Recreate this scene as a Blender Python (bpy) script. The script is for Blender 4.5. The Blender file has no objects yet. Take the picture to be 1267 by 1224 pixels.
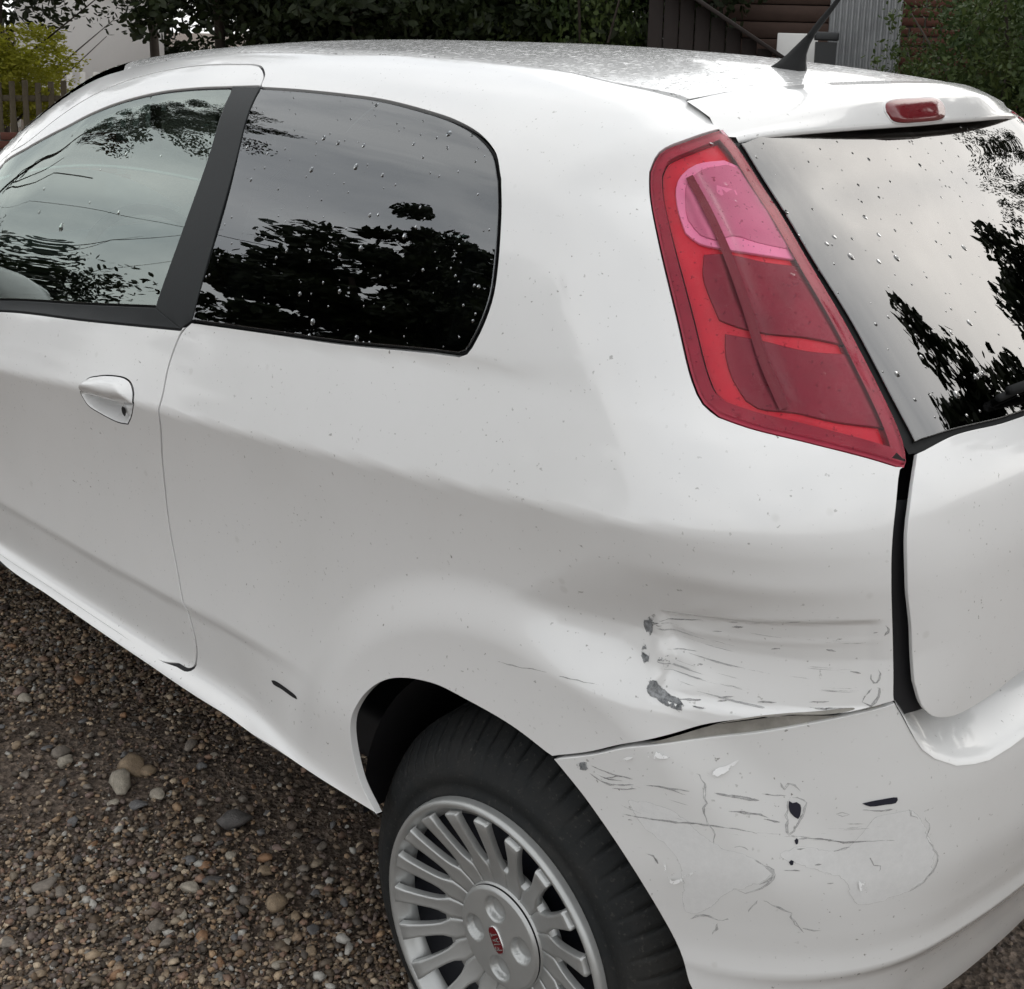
import bpy, bmesh, math, random
import numpy as np
from mathutils import Vector, Matrix
from mathutils.geometry import delaunay_2d_cdt
random.seed(7); rng = np.random.default_rng(7)
scene = bpy.context.scene
COL = scene.collection

# ---------------------------------------------------------------- camera
cd = bpy.data.cameras.new('camera'); cam = bpy.data.objects.new('camera', cd); COL.objects.link(cam)
cd.sensor_fit = 'HORIZONTAL'; cd.sensor_width = 36.0
cd.lens = 42.479; cd.shift_x = -.0053; cd.shift_y = -.21651
cd.clip_start = .05; cd.clip_end = 3000
_r = Vector((.73970606, .6723358, .02827569)); _u = Vector((-.14876179, .12240007, .98126864)); _d = Vector((-.65628109, .73005671, -.19055796))
_m = Matrix((( _r.x, _u.x, -_d.x), (_r.y, _u.y, -_d.y), (_r.z, _u.z, -_d.z))).to_4x4()
_m.translation = Vector((.9933826, -1.8933396, 1.5450803)); cam.matrix_world = _m
scene.camera = cam

# ---------------------------------------------------------------- sky and sun: soft evening overcast
SUN_EL, SUN_ROT = 30.0, 12.0
world = bpy.data.worlds.new('World'); scene.world = world; world.use_nodes = True
wt = world.node_tree; wt.nodes.clear()
def wn(t, **k):
    n = wt.nodes.new(t)
    for a, b in k.items(): setattr(n, a, b)
    return n
sky = wn('ShaderNodeTexSky', sky_type='NISHITA', sun_disc=False); sky.sun_elevation = math.radians(SUN_EL); sky.sun_rotation = math.radians(SUN_ROT)
sky.air_density = 1.2; sky.dust_density = 2.5; sky.ozone_density = 1.0
hs = wn('ShaderNodeHueSaturation'); hs.inputs['Saturation'].default_value = .5
tc = wn('ShaderNodeTexCoord'); mp = wn('ShaderNodeMapping'); mp.inputs['Scale'].default_value = (1, 1, 2.2)
nz = wn('ShaderNodeTexNoise'); nz.inputs['Scale'].default_value = 2.1; nz.inputs['Detail'].default_value = 7; nz.inputs['Roughness'].default_value = .55; nz.inputs['Distortion'].default_value = .3
cr = wn('ShaderNodeValToRGB'); cr.color_ramp.elements[0].position = .36; cr.color_ramp.elements[1].position = .64
cr.color_ramp.elements[0].color = (0, 0, 0, 1); cr.color_ramp.elements[1].color = (1, 1, 1, 1)
cl = wn('ShaderNodeMix', data_type='RGBA'); cl.inputs[6].default_value = (5.6, 5.8, 6.05, 1); cl.inputs[7].default_value = (11.5, 11.4, 11.1, 1)
mx = wn('ShaderNodeMix', data_type='RGBA'); mx.inputs[0].default_value = .8
bg = wn('ShaderNodeBackground'); bg.inputs[1].default_value = .10
wo = wn('ShaderNodeOutputWorld')
L = wt.links.new
L(tc.outputs['Generated'], mp.inputs[0]); L(mp.outputs[0], nz.inputs['Vector']); L(nz.outputs[0], cr.inputs[0])
L(cr.outputs[0], cl.inputs[0]); L(sky.outputs[0], hs.inputs['Color']); L(hs.outputs[0], mx.inputs[6]); L(cl.outputs[2], mx.inputs[7])
L(mx.outputs[2], bg.inputs[0]); L(bg.outputs[0], wo.inputs[0])
sd = bpy.data.lights.new('sun', 'SUN'); sd.energy = .5; sd.angle = math.radians(100); sd.color = (1.0, .98, .95)
sun = bpy.data.objects.new('sun', sd); COL.objects.link(sun)
_az = math.radians(SUN_ROT); _el = math.radians(SUN_EL)
_sd = Vector((math.sin(_az)*math.cos(_el), math.cos(_az)*math.cos(_el), math.sin(_el)))   # direction towards the sun
sun.rotation_euler = _sd.to_track_quat('Z', 'Y').to_euler()
vs = scene.view_settings; vs.view_transform = 'Standard'; vs.look = 'None'; vs.exposure = .72; vs.gamma = 1.0; vs.use_curve_mapping = False
scene.cycles.max_bounces = 6; scene.cycles.transparent_max_bounces = 10; scene.cycles.adaptive_threshold = .025
scene.cycles.caustics_reflective = False; scene.cycles.caustics_refractive = False
# ---------------------------------------------------------------- car body surface
def pch(xk, yk):
    xk = np.asarray(xk, float); yk = np.asarray(yk, float)
    h = np.diff(xk); d = np.diff(yk)/h
    m = np.zeros(len(xk)); m[0] = d[0]; m[-1] = d[-1]
    for i in range(1, len(xk)-1):
        m[i] = 0 if d[i-1]*d[i] <= 0 else 3*(h[i-1]+h[i])/((2*h[i]+h[i-1])/d[i-1]+(h[i]+2*h[i-1])/d[i])
    def f(x):
        x = np.clip(x, xk[0], xk[-1])
        i = np.clip(np.searchsorted(xk, x)-1, 0, len(xk)-2)
        t = (x-xk[i])/h[i]
        return (yk[i]*(1+2*t)*(1-t)**2+m[i]*h[i]*t*(1-t)**2+yk[i+1]*t*t*(3-2*t)+m[i+1]*h[i]*t*t*(t-1))
    return f
def sst(t):
    t = np.clip(t, 0, 1); return t*t*(3-2*t)
def smax(a, b, k):
    h = np.maximum(k-np.abs(a-b), 0)/k
    return np.maximum(a, b)+h*h*k*.25
def smin(a, b, k): return -smax(-a, -b, k)

z_crease = pch([-3.4, -1.36, -1.04, -.76, -.5, -.29, -.06, .09, .21, .36, .45, .6], [.78, .857, .888, .910, .931, .951, .974, .989, 1.000, 1.018, 1.025, 1.03])
z_belt = pch([-3.4, -1.43, -1.06, -.77, -.57, -.39, -.14, .08, .25, .6], [.90, .972, 1.016, 1.050, 1.068, 1.088, 1.118, 1.132, 1.140, 1.15])
z_low = pch([-3.4, -1.43, -1.0, -.7, -.45, -.2], [.52, .532, .538, .549, .556, .56])
roof_c = pch([-3.45, -3.3, -2.95, -2.5, -2.2, -1.8, -1.3, -.9, -.6, -.3, -.14, 0, .1, .2, .3, .5],
             [.62, .82, .98, 1.17, 1.335, 1.478, 1.522, 1.537, 1.538, 1.530, 1.520, 1.508, 1.496, 1.483, 1.468, 1.44])
gate_c = pch([.2, .45, .62, .70, .80, .95, 1.04, 1.085, 1.11], [.52, .54, .560, .565, .570, .572, .560, .542, .527])
bump_c = pch([.1, .25, .32, .40, .45, .465, .48, .52, .60, .68, .74, .9], [.44, .515, .540, .562, .580, .588, .588, .594, .604, .603, .598, .58])

def bumpf(x, z, x0, z0, rx, rz, ang=0.0):
    c, s = math.cos(ang), math.sin(ang)
    u = ((x-x0)*c+(z-z0)*s)/rx; v = (-(x-x0)*s+(z-z0)*c)/rz
    return np.exp(-(u*u+v*v))

def half_width(x, z, dent=True):
    zc = z_crease(x); zb = z_belt(x); zl = z_low(x)
    dA = z-zb
    A = .792-.27*dA-.35*dA*np.abs(dA)
    dB = z-zc
    B = .838-.30*dB-.25*np.maximum(dB, 0)**2
    C = .838+.22*dB+.37*np.minimum(dB, 0)**2
    soft = .003+.010*sst((x-.2)/.3)
    wd = .024+.10*sst((x+.02)/.22); up = B+(A-B)*sst((dA+wd*.5)/wd)
    w = smin(up, C, soft)
    fade = sst((-.34-x)/.30)
    Dw = .8015-.12*np.maximum(zl-z-.012, 0)
    low = w+(np.minimum(Dw, w)-w)*fade
    w = low+(w-low)*sst((z-zl+.016)/.024)
    # sill lip
    sl = sst((-.14-x)/.40)
    w = w+sl*.034*np.exp(-np.abs((z-.386)/.024)**2.6)
    w = smin(w, .822+(z-.372)*1.3, .012)
    # wheel arch flare
    for cx, amp in ((.045, 1.0), (-2.49, 1.0)):
        rho = np.sqrt(((x-cx)*.97)**2+(np.maximum(z-.37, -.3))**2)
        w = w+amp*.019*(1-sst((rho-.40)/.085))*sst((z-.40-.25*np.maximum(x-cx-.1, 0))/.16)
    w = w-.10*np.maximum(x-.02, 0)**2
    w = w-.10*np.maximum(-2.3-x, 0)**2-.5*np.maximum(-3.0-x, 0)**2
    if dent:
        # crash damage behind the wheel: a horizontal trough pushed in, a fold in front of it
        xl = .026+(z-.836)*1.276
        lx = np.clip((x-xl)/.16, 0, 1); lx = lx*lx*(3-2*lx)*.4+lx*.6
        lx = np.minimum(lx, sst((x-.02)/.16))
        tz = .862+.05*(x-.40)
        V = np.maximum(0, 1-np.abs(z-tz)/np.where(z > tz, .135, .085))
        V = np.where(z > tz, V*V*(3-2*V)*.45+V*.55, V*V*(3-2*V)*.3+V*.7)
        w = w-.025*lx*V
        zl_ = .782+.10*(x-.27); zh = .892+.16*(x-.243)-.75*np.maximum(x-.37, 0)**2
        r4 = sst((x-.246-.10*np.sin(z*55)*.05)/.009)*sst((.472-x)/.02)*sst((z-zl_)/.012)*sst((zh-z)/.008)
        w = w-.0085*r4+.0010*r4*np.maximum(0, 1-np.abs(z-.872-.12*(x-.3))/.006)+.0030*bumpf(x, z, .240, .845, .008, .035)+.0018*np.sin(z*150+x*8)*sst((x-.23)/.03)*sst((.30-x)/.05)*sst((z-.79)/.03)*sst((.90-z)/.03)
        w = w+.004*bumpf(x, z, .24, .79, .09, .03, .2)
        w = w+.0035*bumpf(x, z, .36, .955, .10, .016, .05)-.003*bumpf(x, z, .30, .895, .05, .012, .4)
    return w

def F(P, mode='body'):
    x, y, z = P[..., 0], P[..., 1], P[..., 2]
    ay = np.where(y > 0, y/.85, -y)
    y = ay
    wl = half_width(x, z, mode == 'body')
    sl = .36*sst((z-1.0)/.1)
    a = (ay-wl)/np.sqrt(1+sl*sl)
    if mode == 'bumper':
        a = a-.003
    # roof
    R = roof_c(x-1.35*y*y*sst((-.95-x)/.5))-.028*(y/.55)**2
    c = z-R
    c = np.where(x < -1.7, c*.86, c)
    # rear
    plan = .15*y*y+.12*np.maximum(ay-.35, 0)**2
    if mode == 'bumper':
        b = x-(bump_c(z)-.20*y*y-.10*np.maximum(ay-.35, 0)**2)
        k = .26
    elif mode == 'spoiler':
        b = (x-(.208+(1.455-z)*.18-.10*y*y))
        k = np.where(ay > .40, .05+.09*sst((ay-.40)/.1), .05)
    else:
        glass = x-(.527-(z-1.11)*1.07-plan*(1-.35*sst((z-1.15)/.25)))
        b = np.where(z > 1.11, glass, x-(gate_c(z)-plan))/(1+.46*sst((z-1.0)/.28))
        k = .22-.06*sst((z-1.1)/.25)-.09*sst((z-1.35)/.09)
    f = smax(smax(a, c, .13), b, k)
    if mode == 'never':
        # load ledge under the tailgate
        top = .700+.45*(.60-x)+.5*sst((ay-.585)/.09)
        f = smax(f, (z-top)*.85, .035)
    return f

XS, KT, KP = -.15, .6, .6
def skel_z(s): return .95-.42*sst((-1.55-s)/1.3)
def to_chart(P):
    P = np.atleast_2d(P); x, y, z = P.T
    fr = x < XS
    th = np.where(fr, 0, np.arctan2(x-XS, -y)); d = np.where(fr, np.abs(y), np.hypot(x-XS, y))
    s = np.where(fr, x-XS, th*KT); z0 = skel_z(s)
    v = np.where(z < z0, z-z0, np.arctan2(z-z0, d)*KP)
    return np.stack([s, v], -1)
def from_chart(Q, mode='body', off=0.0):
    Q = np.atleast_2d(np.asarray(Q, float)); s, v = Q.T
    z0 = skel_z(s)
    O = np.stack([XS+np.minimum(s, 0), 0*s, z0+np.minimum(v, 0)], -1)
    th = np.maximum(s, 0)/KT; ph = np.maximum(v, 0)/KP
    Dr = np.stack([np.cos(ph)*np.sin(th), -np.cos(ph)*np.cos(th), np.sin(ph)], -1)
    lo = np.zeros(len(s))+.05; hi = np.zeros(len(s))+1.6
    for _ in range(30):
        m = .5*(lo+hi); ins = F(O+Dr*m[:, None], mode) < 0
        lo = np.where(ins, m, lo); hi = np.where(ins, hi, m)
    P = O+Dr*(.5*(lo+hi))[:, None]
    N = grad(P, mode)
    if off: P = P+N*(np.asarray(off)[..., None] if np.ndim(off) else off)
    return P, N
def grad(P, mode, h=.0015):
    g = np.stack([F(P+e, mode)-F(P-e, mode) for e in np.eye(3)*h], -1)
    return g/np.maximum(np.linalg.norm(g, axis=1), 1e-9)[:, None]

def z_surf(X, Y, mode='plain'):
    X = np.asarray(X, float); Y = np.asarray(Y, float); lo = np.full(len(X), .7); hi = np.full(len(X), 1.7)
    for _ in range(32):
        m = .5*(lo+hi); ins = F(np.stack([X, Y, m], -1), mode) < 0
        lo = np.where(ins, m, lo); hi = np.where(ins, hi, m)
    return .5*(lo+hi)

# outlines of the panels on the body chart (metres along, metres up)
RINGS = {
  'quarter': [[[-0.596,0.0767],[-0.6065,0.0649],[-0.6155,0.0261],[-0.6115,-0.0144],[-0.6173,-0.0652],[-0.6351,-0.1426],[-0.6395,-0.2587],[-0.6119,-0.3705],[-0.5891,-0.4338],[-0.5841,-0.4787],[-0.5896,-0.5038],[-0.6,-0.5271],[-0.612,-0.535],[-0.6429,-0.5369]],[[-0.6429,-0.5369],[-0.6895,-0.5406],[-0.8307,-0.5402],[-0.9845,-0.5398],[-1.1525,-0.5395],[-1.3366,-0.5392],[-1.65,-0.5321],[-1.87,-0.4754]],[[-1.87,-0.4754],[-1.87,-0.4932]],[[-1.87,-0.4932],[-1.3062,-0.551],[-1.0868,-0.5532],[-0.8914,-0.5551],[-0.717,-0.556],[-0.5593,-0.5568],[-0.409,-0.5526],[-0.3105,-0.5445],[-0.2218,-0.5396],[-0.1635,-0.5388],[-0.1085,-0.5377],[-0.0581,-0.5361]],[[-0.0581,-0.5361],[-0.1004,-0.5035],[-0.1192,-0.4513],[-0.1198,-0.4098],[-0.1053,-0.3755],[-0.0767,-0.3397],[-0.041,-0.3127],[-0.0006,-0.2953],[0.0397,-0.2827],[0.078,-0.2812],[0.1395,-0.2839],[0.1873,-0.297]],[[0.1873,-0.2959],[0.2239,-0.2658],[0.2612,-0.2283],[0.2986,-0.1982],[0.3297,-0.1738],[0.3796,-0.1516],[0.4245,-0.1469],[0.4443,-0.141],[0.4592,-0.1358]],[[0.4599,-0.136],[0.4575,-0.0878],[0.45,-0.0146],[0.4453,0.0282],[0.4455,0.0488],[0.4483,0.0694],[0.453,0.0895],[0.4555,0.0927]],[[0.4555,0.0927],[0.4257,0.1012],[0.3807,0.1107],[0.3368,0.118],[0.3138,0.1235]],[[0.3138,0.1235],[0.3016,0.1313],[0.2915,0.1471],[0.2716,0.1988],[0.2458,0.2624],[0.2262,0.3114],[0.2222,0.3299]],[[0.2222,0.3299],[0.2273,0.35],[0.2536,0.3731],[0.2865,0.4033]],[[0.2865,0.4033],[0.271,0.4159],[0.2328,0.4482]],[[0.2328,0.4482],[0.2159,0.4476],[0.1045,0.4719],[0.0008,0.4935],[-0.1275,0.5069],[-0.2656,0.507],[-0.55,0.5],[-0.85,0.4961],[-1.1,0.4888],[-1.3,0.4667],[-1.65,0.3343],[-1.85,0.2368]],[[-1.85,0.2368],[-1.91,0.126],[-1.99,0.0954]],[[-1.95,0.085],[-1.83,0.1177],[-1.65,0.1836],[-1.5951,0.2515],[-1.4646,0.295],[-1.3761,0.3443],[-1.2931,0.3843],[-1.1873,0.4185],[-1.0548,0.4426],[-0.9191,0.4542],[-0.7761,0.4574],[-0.7181,0.4571],[-0.6899,0.4523],[-0.6461,0.4306],[-0.6307,0.413]],[[-0.6307,0.413],[-0.6223,0.4086]],[[-0.6223,0.4086],[-0.5103,0.4076],[-0.3972,0.4043],[-0.288,0.3989],[-0.1783,0.3872],[-0.0946,0.3748],[-0.0287,0.3581],[0.0115,0.3391],[0.0343,0.3127]],[[0.0343,0.3127],[0.0465,0.2865],[0.0562,0.2567],[0.0634,0.2264],[0.0665,0.1994],[0.0635,0.1759],[0.0563,0.1541],[0.048,0.1391],[0.0376,0.1345]],[[0.0376,0.1345],[-0.056,0.1257],[-0.1951,0.1129],[-0.3725,0.1003],[-0.5816,0.0849]],[[-0.5816,0.0849],[-0.596,0.0767]]],
  'quarter_glass': [[[-0.6223,0.4086],[-0.5743,0.2436],[-0.5816,0.0849]],[[-0.5816,0.0849],[-0.3725,0.1003],[-0.1951,0.1129],[-0.056,0.1257],[0.0376,0.1345]],[[0.0376,0.1345],[0.048,0.1391],[0.0563,0.1541],[0.0635,0.1759],[0.0665,0.1994],[0.0634,0.2264],[0.0562,0.2567],[0.0465,0.2865],[0.0343,0.3127]],[[0.0343,0.3127],[0.0115,0.3391],[-0.0287,0.3581],[-0.0946,0.3748],[-0.1783,0.3872],[-0.288,0.3989],[-0.3972,0.4043],[-0.5103,0.4076],[-0.6223,0.4086]]],
  'door': [[[-0.596,0.0767],[-0.6065,0.0649],[-0.6155,0.0261],[-0.6115,-0.0144],[-0.6173,-0.0652],[-0.6351,-0.1426],[-0.6395,-0.2587],[-0.6119,-0.3705],[-0.5891,-0.4338],[-0.5841,-0.4787],[-0.5896,-0.5038],[-0.6,-0.5271],[-0.612,-0.535],[-0.6429,-0.5369]],[[-0.6429,-0.5369],[-0.6895,-0.5458],[-0.8307,-0.5454],[-0.9845,-0.545],[-1.1525,-0.5447],[-1.3366,-0.5444],[-1.65,-0.5373],[-1.87,-0.4806]],[[-1.87,-0.4806],[-1.9,-0.2751],[-1.91,-0.1212],[-1.89,0.0046]],[[-1.89,0.0046],[-1.6,-0.0362],[-1.2695,0.0108],[-0.911,0.0432],[-0.611,0.0715]],[[-0.611,0.0715],[-0.596,0.0767]]],
  'door_frame': [[[-0.6307,0.413],[-0.6461,0.4306],[-0.6899,0.4523],[-0.7181,0.4571],[-0.7761,0.4574],[-0.9191,0.4542],[-1.0548,0.4426],[-1.1873,0.4185],[-1.2931,0.3843],[-1.3761,0.3443],[-1.4646,0.295],[-1.5951,0.2515],[-1.65,0.1836],[-1.83,0.1177],[-1.95,0.085]],[[-1.95,0.085],[-1.92,0.049],[-1.85,0.0654]],[[-1.85,0.0654],[-1.78,0.1078],[-1.63,0.1703],[-1.5673,0.2413],[-1.4397,0.2841],[-1.2706,0.3321],[-1.1231,0.3703],[-0.9682,0.3941],[-0.8364,0.4043],[-0.7124,0.4096]],[[-0.7124,0.4096],[-0.6307,0.413]]],
  'front_glass': [[[-0.7061,0.4051],[-0.6764,0.3083],[-0.6791,0.1968],[-0.7008,0.0872]],[[-0.7008,0.0872],[-0.9588,0.0586],[-1.2915,0.0225],[-1.6,-0.0232],[-1.83,-0.0029]],[[-1.83,-0.0029],[-1.85,0.0654]],[[-1.85,0.0654],[-1.78,0.1078],[-1.63,0.1703],[-1.5673,0.2413],[-1.4397,0.2841],[-1.2706,0.3321],[-1.1231,0.3703],[-0.9682,0.3941],[-0.8364,0.4043],[-0.7124,0.4096]]],
  'pillar': [[[-0.7124,0.4096],[-0.6266,0.41]],[[-0.6266,0.41],[-0.5878,0.2938],[-0.5772,0.1836],[-0.582,0.0858]],[[-0.582,0.0858],[-0.611,0.0715]],[[-0.611,0.0715],[-0.7008,0.0872]],[[-0.7008,0.0872],[-0.6791,0.1968],[-0.6764,0.3083],[-0.7061,0.4051]]],
  'belt': [[[-0.7008,0.0872],[-0.9588,0.0586],[-1.2915,0.0225],[-1.6,-0.0232],[-1.83,-0.0029]],[[-1.83,-0.0029],[-1.89,0.0046]],[[-1.89,0.0046],[-1.6,-0.0362],[-1.2695,0.0108],[-0.911,0.0432],[-0.611,0.0715]],[[-0.611,0.0715],[-0.7008,0.0872]]],
  'lamp': [[[0.2865,0.4033],[0.3067,0.3857],[0.3521,0.3292],[0.3889,0.2656],[0.4251,0.1989],[0.4548,0.1216],[0.4574,0.0965],[0.4555,0.0927]],[[0.4555,0.0927],[0.4257,0.1012],[0.3807,0.1107],[0.3368,0.118],[0.3138,0.1235]],[[0.3138,0.1235],[0.3016,0.1313],[0.2915,0.1471],[0.2716,0.1988],[0.2458,0.2624],[0.2262,0.3114],[0.2222,0.3299]],[[0.2222,0.3299],[0.2273,0.35],[0.2536,0.3731],[0.2865,0.4033]]],
  'rear_glass': [[[0.3082,0.3902],[0.3522,0.3315],[0.389,0.2674],[0.4259,0.2034],[0.4566,0.1281],[0.4649,0.1065]],[[0.4649,0.1065],[0.5078,0.113],[0.5727,0.1177],[0.6085,0.1209],[0.7267,0.1289],[0.9425,0.1348],[1.1281,0.1311],[1.2344,0.1258],[1.2676,0.1234],[1.3295,0.1204],[1.3715,0.1148]],[[1.3715,0.1148],[1.3797,0.1382],[1.4105,0.2204],[1.4481,0.2907],[1.4866,0.3607],[1.5333,0.4248]],[[1.5333,0.4248],[1.4706,0.4807],[1.3142,0.5575],[0.9425,0.6145],[0.5237,0.5399],[0.3674,0.4499],[0.3082,0.3902]]],
  'tailgate': [[[0.467,0.1018],[0.4644,0.0951],[0.4573,0.0715],[0.4535,0.0457],[0.4556,0.0166],[0.4654,-0.0468],[0.4686,-0.0747],[0.4735,-0.1167]],[[0.4735,-0.1167],[0.4819,-0.1471],[0.4899,-0.1612],[0.4996,-0.1706],[0.5218,-0.1787],[0.5576,-0.1773],[0.6158,-0.1662],[0.7383,-0.17],[0.9425,-0.168],[1.1179,-0.17],[1.2277,-0.1662],[1.2818,-0.1773],[1.3159,-0.1787],[1.3374,-0.1706],[1.3469,-0.1612],[1.3547,-0.1471],[1.3629,-0.1167]],[[1.3629,-0.1167],[1.3677,-0.0747],[1.371,-0.0468],[1.3807,0.018],[1.3827,0.0495],[1.3789,0.0773],[1.372,0.1025],[1.3694,0.1096]],[[1.3694,0.1096],[1.3295,0.1204],[1.2676,0.1234],[1.2344,0.1258],[1.1281,0.1311],[0.9425,0.1348],[0.7267,0.1289],[0.6085,0.1209],[0.5727,0.1177],[0.5078,0.113],[0.467,0.1018]]],
  'roof_edge': [[[0.0715,-0.5331],[0.0491,-0.5291],[-0.0572,-0.5277],[-0.1493,-0.5076],[-0.2775,-0.4939],[-0.4156,-0.4974],[-0.7,-0.508],[-1.0,-0.508],[-1.25,-0.5],[-1.45,-0.505],[-1.83,-0.5]]],
  'bumper': [[[0.1883,-0.2946],[0.2272,-0.3296],[0.2673,-0.3818],[0.3089,-0.4741],[0.3208,-0.5238],[0.339,-0.55],[0.3774,-0.62]],[[0.3774,-0.62],[0.4564,-0.635],[0.5639,-0.635],[0.6679,-0.635],[0.9425,-0.635],[1.1804,-0.635],[1.2759,-0.635],[1.3799,-0.635],[1.4601,-0.62]],[[1.4601,-0.62],[1.5005,-0.55],[1.5199,-0.5238],[1.5326,-0.4741],[1.5779,-0.3818],[1.6222,-0.3296],[1.6661,-0.2946]],[[1.6661,-0.2946],[1.6252,-0.2646],[1.5844,-0.2299],[1.5435,-0.2073],[1.4983,-0.1875],[1.4356,-0.1598],[1.3756,-0.1408]],[[1.3756,-0.1408],[1.3689,-0.1557],[1.3628,-0.1716],[1.3574,-0.1845],[1.3505,-0.1981],[1.339,-0.2124],[1.3176,-0.229],[1.299,-0.2352],[1.2814,-0.2391],[1.2554,-0.2366],[1.2373,-0.2328],[1.1435,-0.2338],[1.044,-0.2348],[0.9425,-0.2348],[0.8234,-0.2348],[0.7092,-0.2338],[0.6054,-0.2328],[0.5858,-0.2366],[0.5581,-0.2391],[0.5395,-0.2352],[0.5201,-0.229],[0.498,-0.2124],[0.4862,-0.1981],[0.4791,-0.1845],[0.4737,-0.1716],[0.4674,-0.1557],[0.4607,-0.1408]],[[0.4607,-0.1408],[0.4012,-0.1598],[0.341,-0.1875],[0.2988,-0.2073],[0.2613,-0.2299],[0.2246,-0.2646],[0.1883,-0.2946]]],
  'handle': [[[-0.8809,-0.0664],[-0.863,-0.0396],[-0.8269,-0.0261],[-0.7871,-0.0168],[-0.7356,-0.0112],[-0.7134,-0.0156],[-0.6986,-0.0283],[-0.6915,-0.0478]],[[-0.6915,-0.0478],[-0.7098,-0.0755],[-0.729,-0.0956]],[[-0.729,-0.0956],[-0.7637,-0.1004],[-0.8197,-0.0978],[-0.8647,-0.0901],[-0.8802,-0.0735]],[[-0.8802,-0.0735],[-0.8809,-0.0664]]],
  'grip': [[[-0.8809,-0.0664],[-0.863,-0.0396],[-0.8269,-0.0261],[-0.7871,-0.0168],[-0.7356,-0.0112],[-0.7134,-0.0156],[-0.6986,-0.0283],[-0.6915,-0.0478]],[[-0.6915,-0.0478],[-0.7354,-0.0548],[-0.7726,-0.0595],[-0.8259,-0.0634],[-0.8809,-0.0664]]],
  'keyhole': [[[-0.7438,-0.0654],[-0.7364,-0.0667],[-0.7363,-0.076],[-0.7437,-0.0849],[-0.7493,-0.0807],[-0.7489,-0.0713],[-0.7438,-0.0654]]],
  'lamp_reverse': [[[0.2971,0.3647],[0.318,0.3632]],[[0.318,0.3632],[0.3491,0.3247],[0.383,0.267]],[[0.383,0.267],[0.3433,0.2659],[0.3008,0.2657],[0.2825,0.2677],[0.2685,0.2763]],[[0.2685,0.2763],[0.2569,0.3],[0.2512,0.3218],[0.255,0.3351],[0.2681,0.3497],[0.2971,0.3647]]],
  'lamp_reverse_in': [[[0.2994,0.3588],[0.3147,0.36]],[[0.3147,0.36],[0.3457,0.3237],[0.3772,0.2764]],[[0.3772,0.2764],[0.3401,0.2771],[0.3135,0.2802],[0.2972,0.2727],[0.2828,0.2752]],[[0.2828,0.2752],[0.2693,0.2888],[0.2617,0.3141],[0.2622,0.3287],[0.2752,0.345],[0.2994,0.3588]]],
  'lamp_bowl': [[[0.2881,0.2568],[0.3096,0.2605],[0.3493,0.2583],[0.389,0.2606]],[[0.389,0.2606],[0.4033,0.2305],[0.4219,0.1876]],[[0.4219,0.1876],[0.3844,0.1915],[0.3506,0.1915],[0.3227,0.195],[0.3073,0.1992]],[[0.3073,0.1992],[0.298,0.2162],[0.2892,0.2363],[0.2881,0.2568]]],
  'lamp_bowl_low': [[[0.3132,0.1885],[0.3433,0.1859],[0.3839,0.1802],[0.4251,0.18]],[[0.4251,0.18],[0.4392,0.1485],[0.4468,0.1217]],[[0.4468,0.1217],[0.4051,0.1257],[0.3728,0.1309],[0.343,0.1323],[0.3336,0.1371]],[[0.3336,0.1371],[0.3221,0.1521],[0.3147,0.1704],[0.3132,0.1885]]],
  'lamp_rib': [[[0.2614,0.3333],[0.2808,0.3076],[0.3065,0.2636],[0.3291,0.2139],[0.3464,0.168],[0.3636,0.1325]]]}
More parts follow.
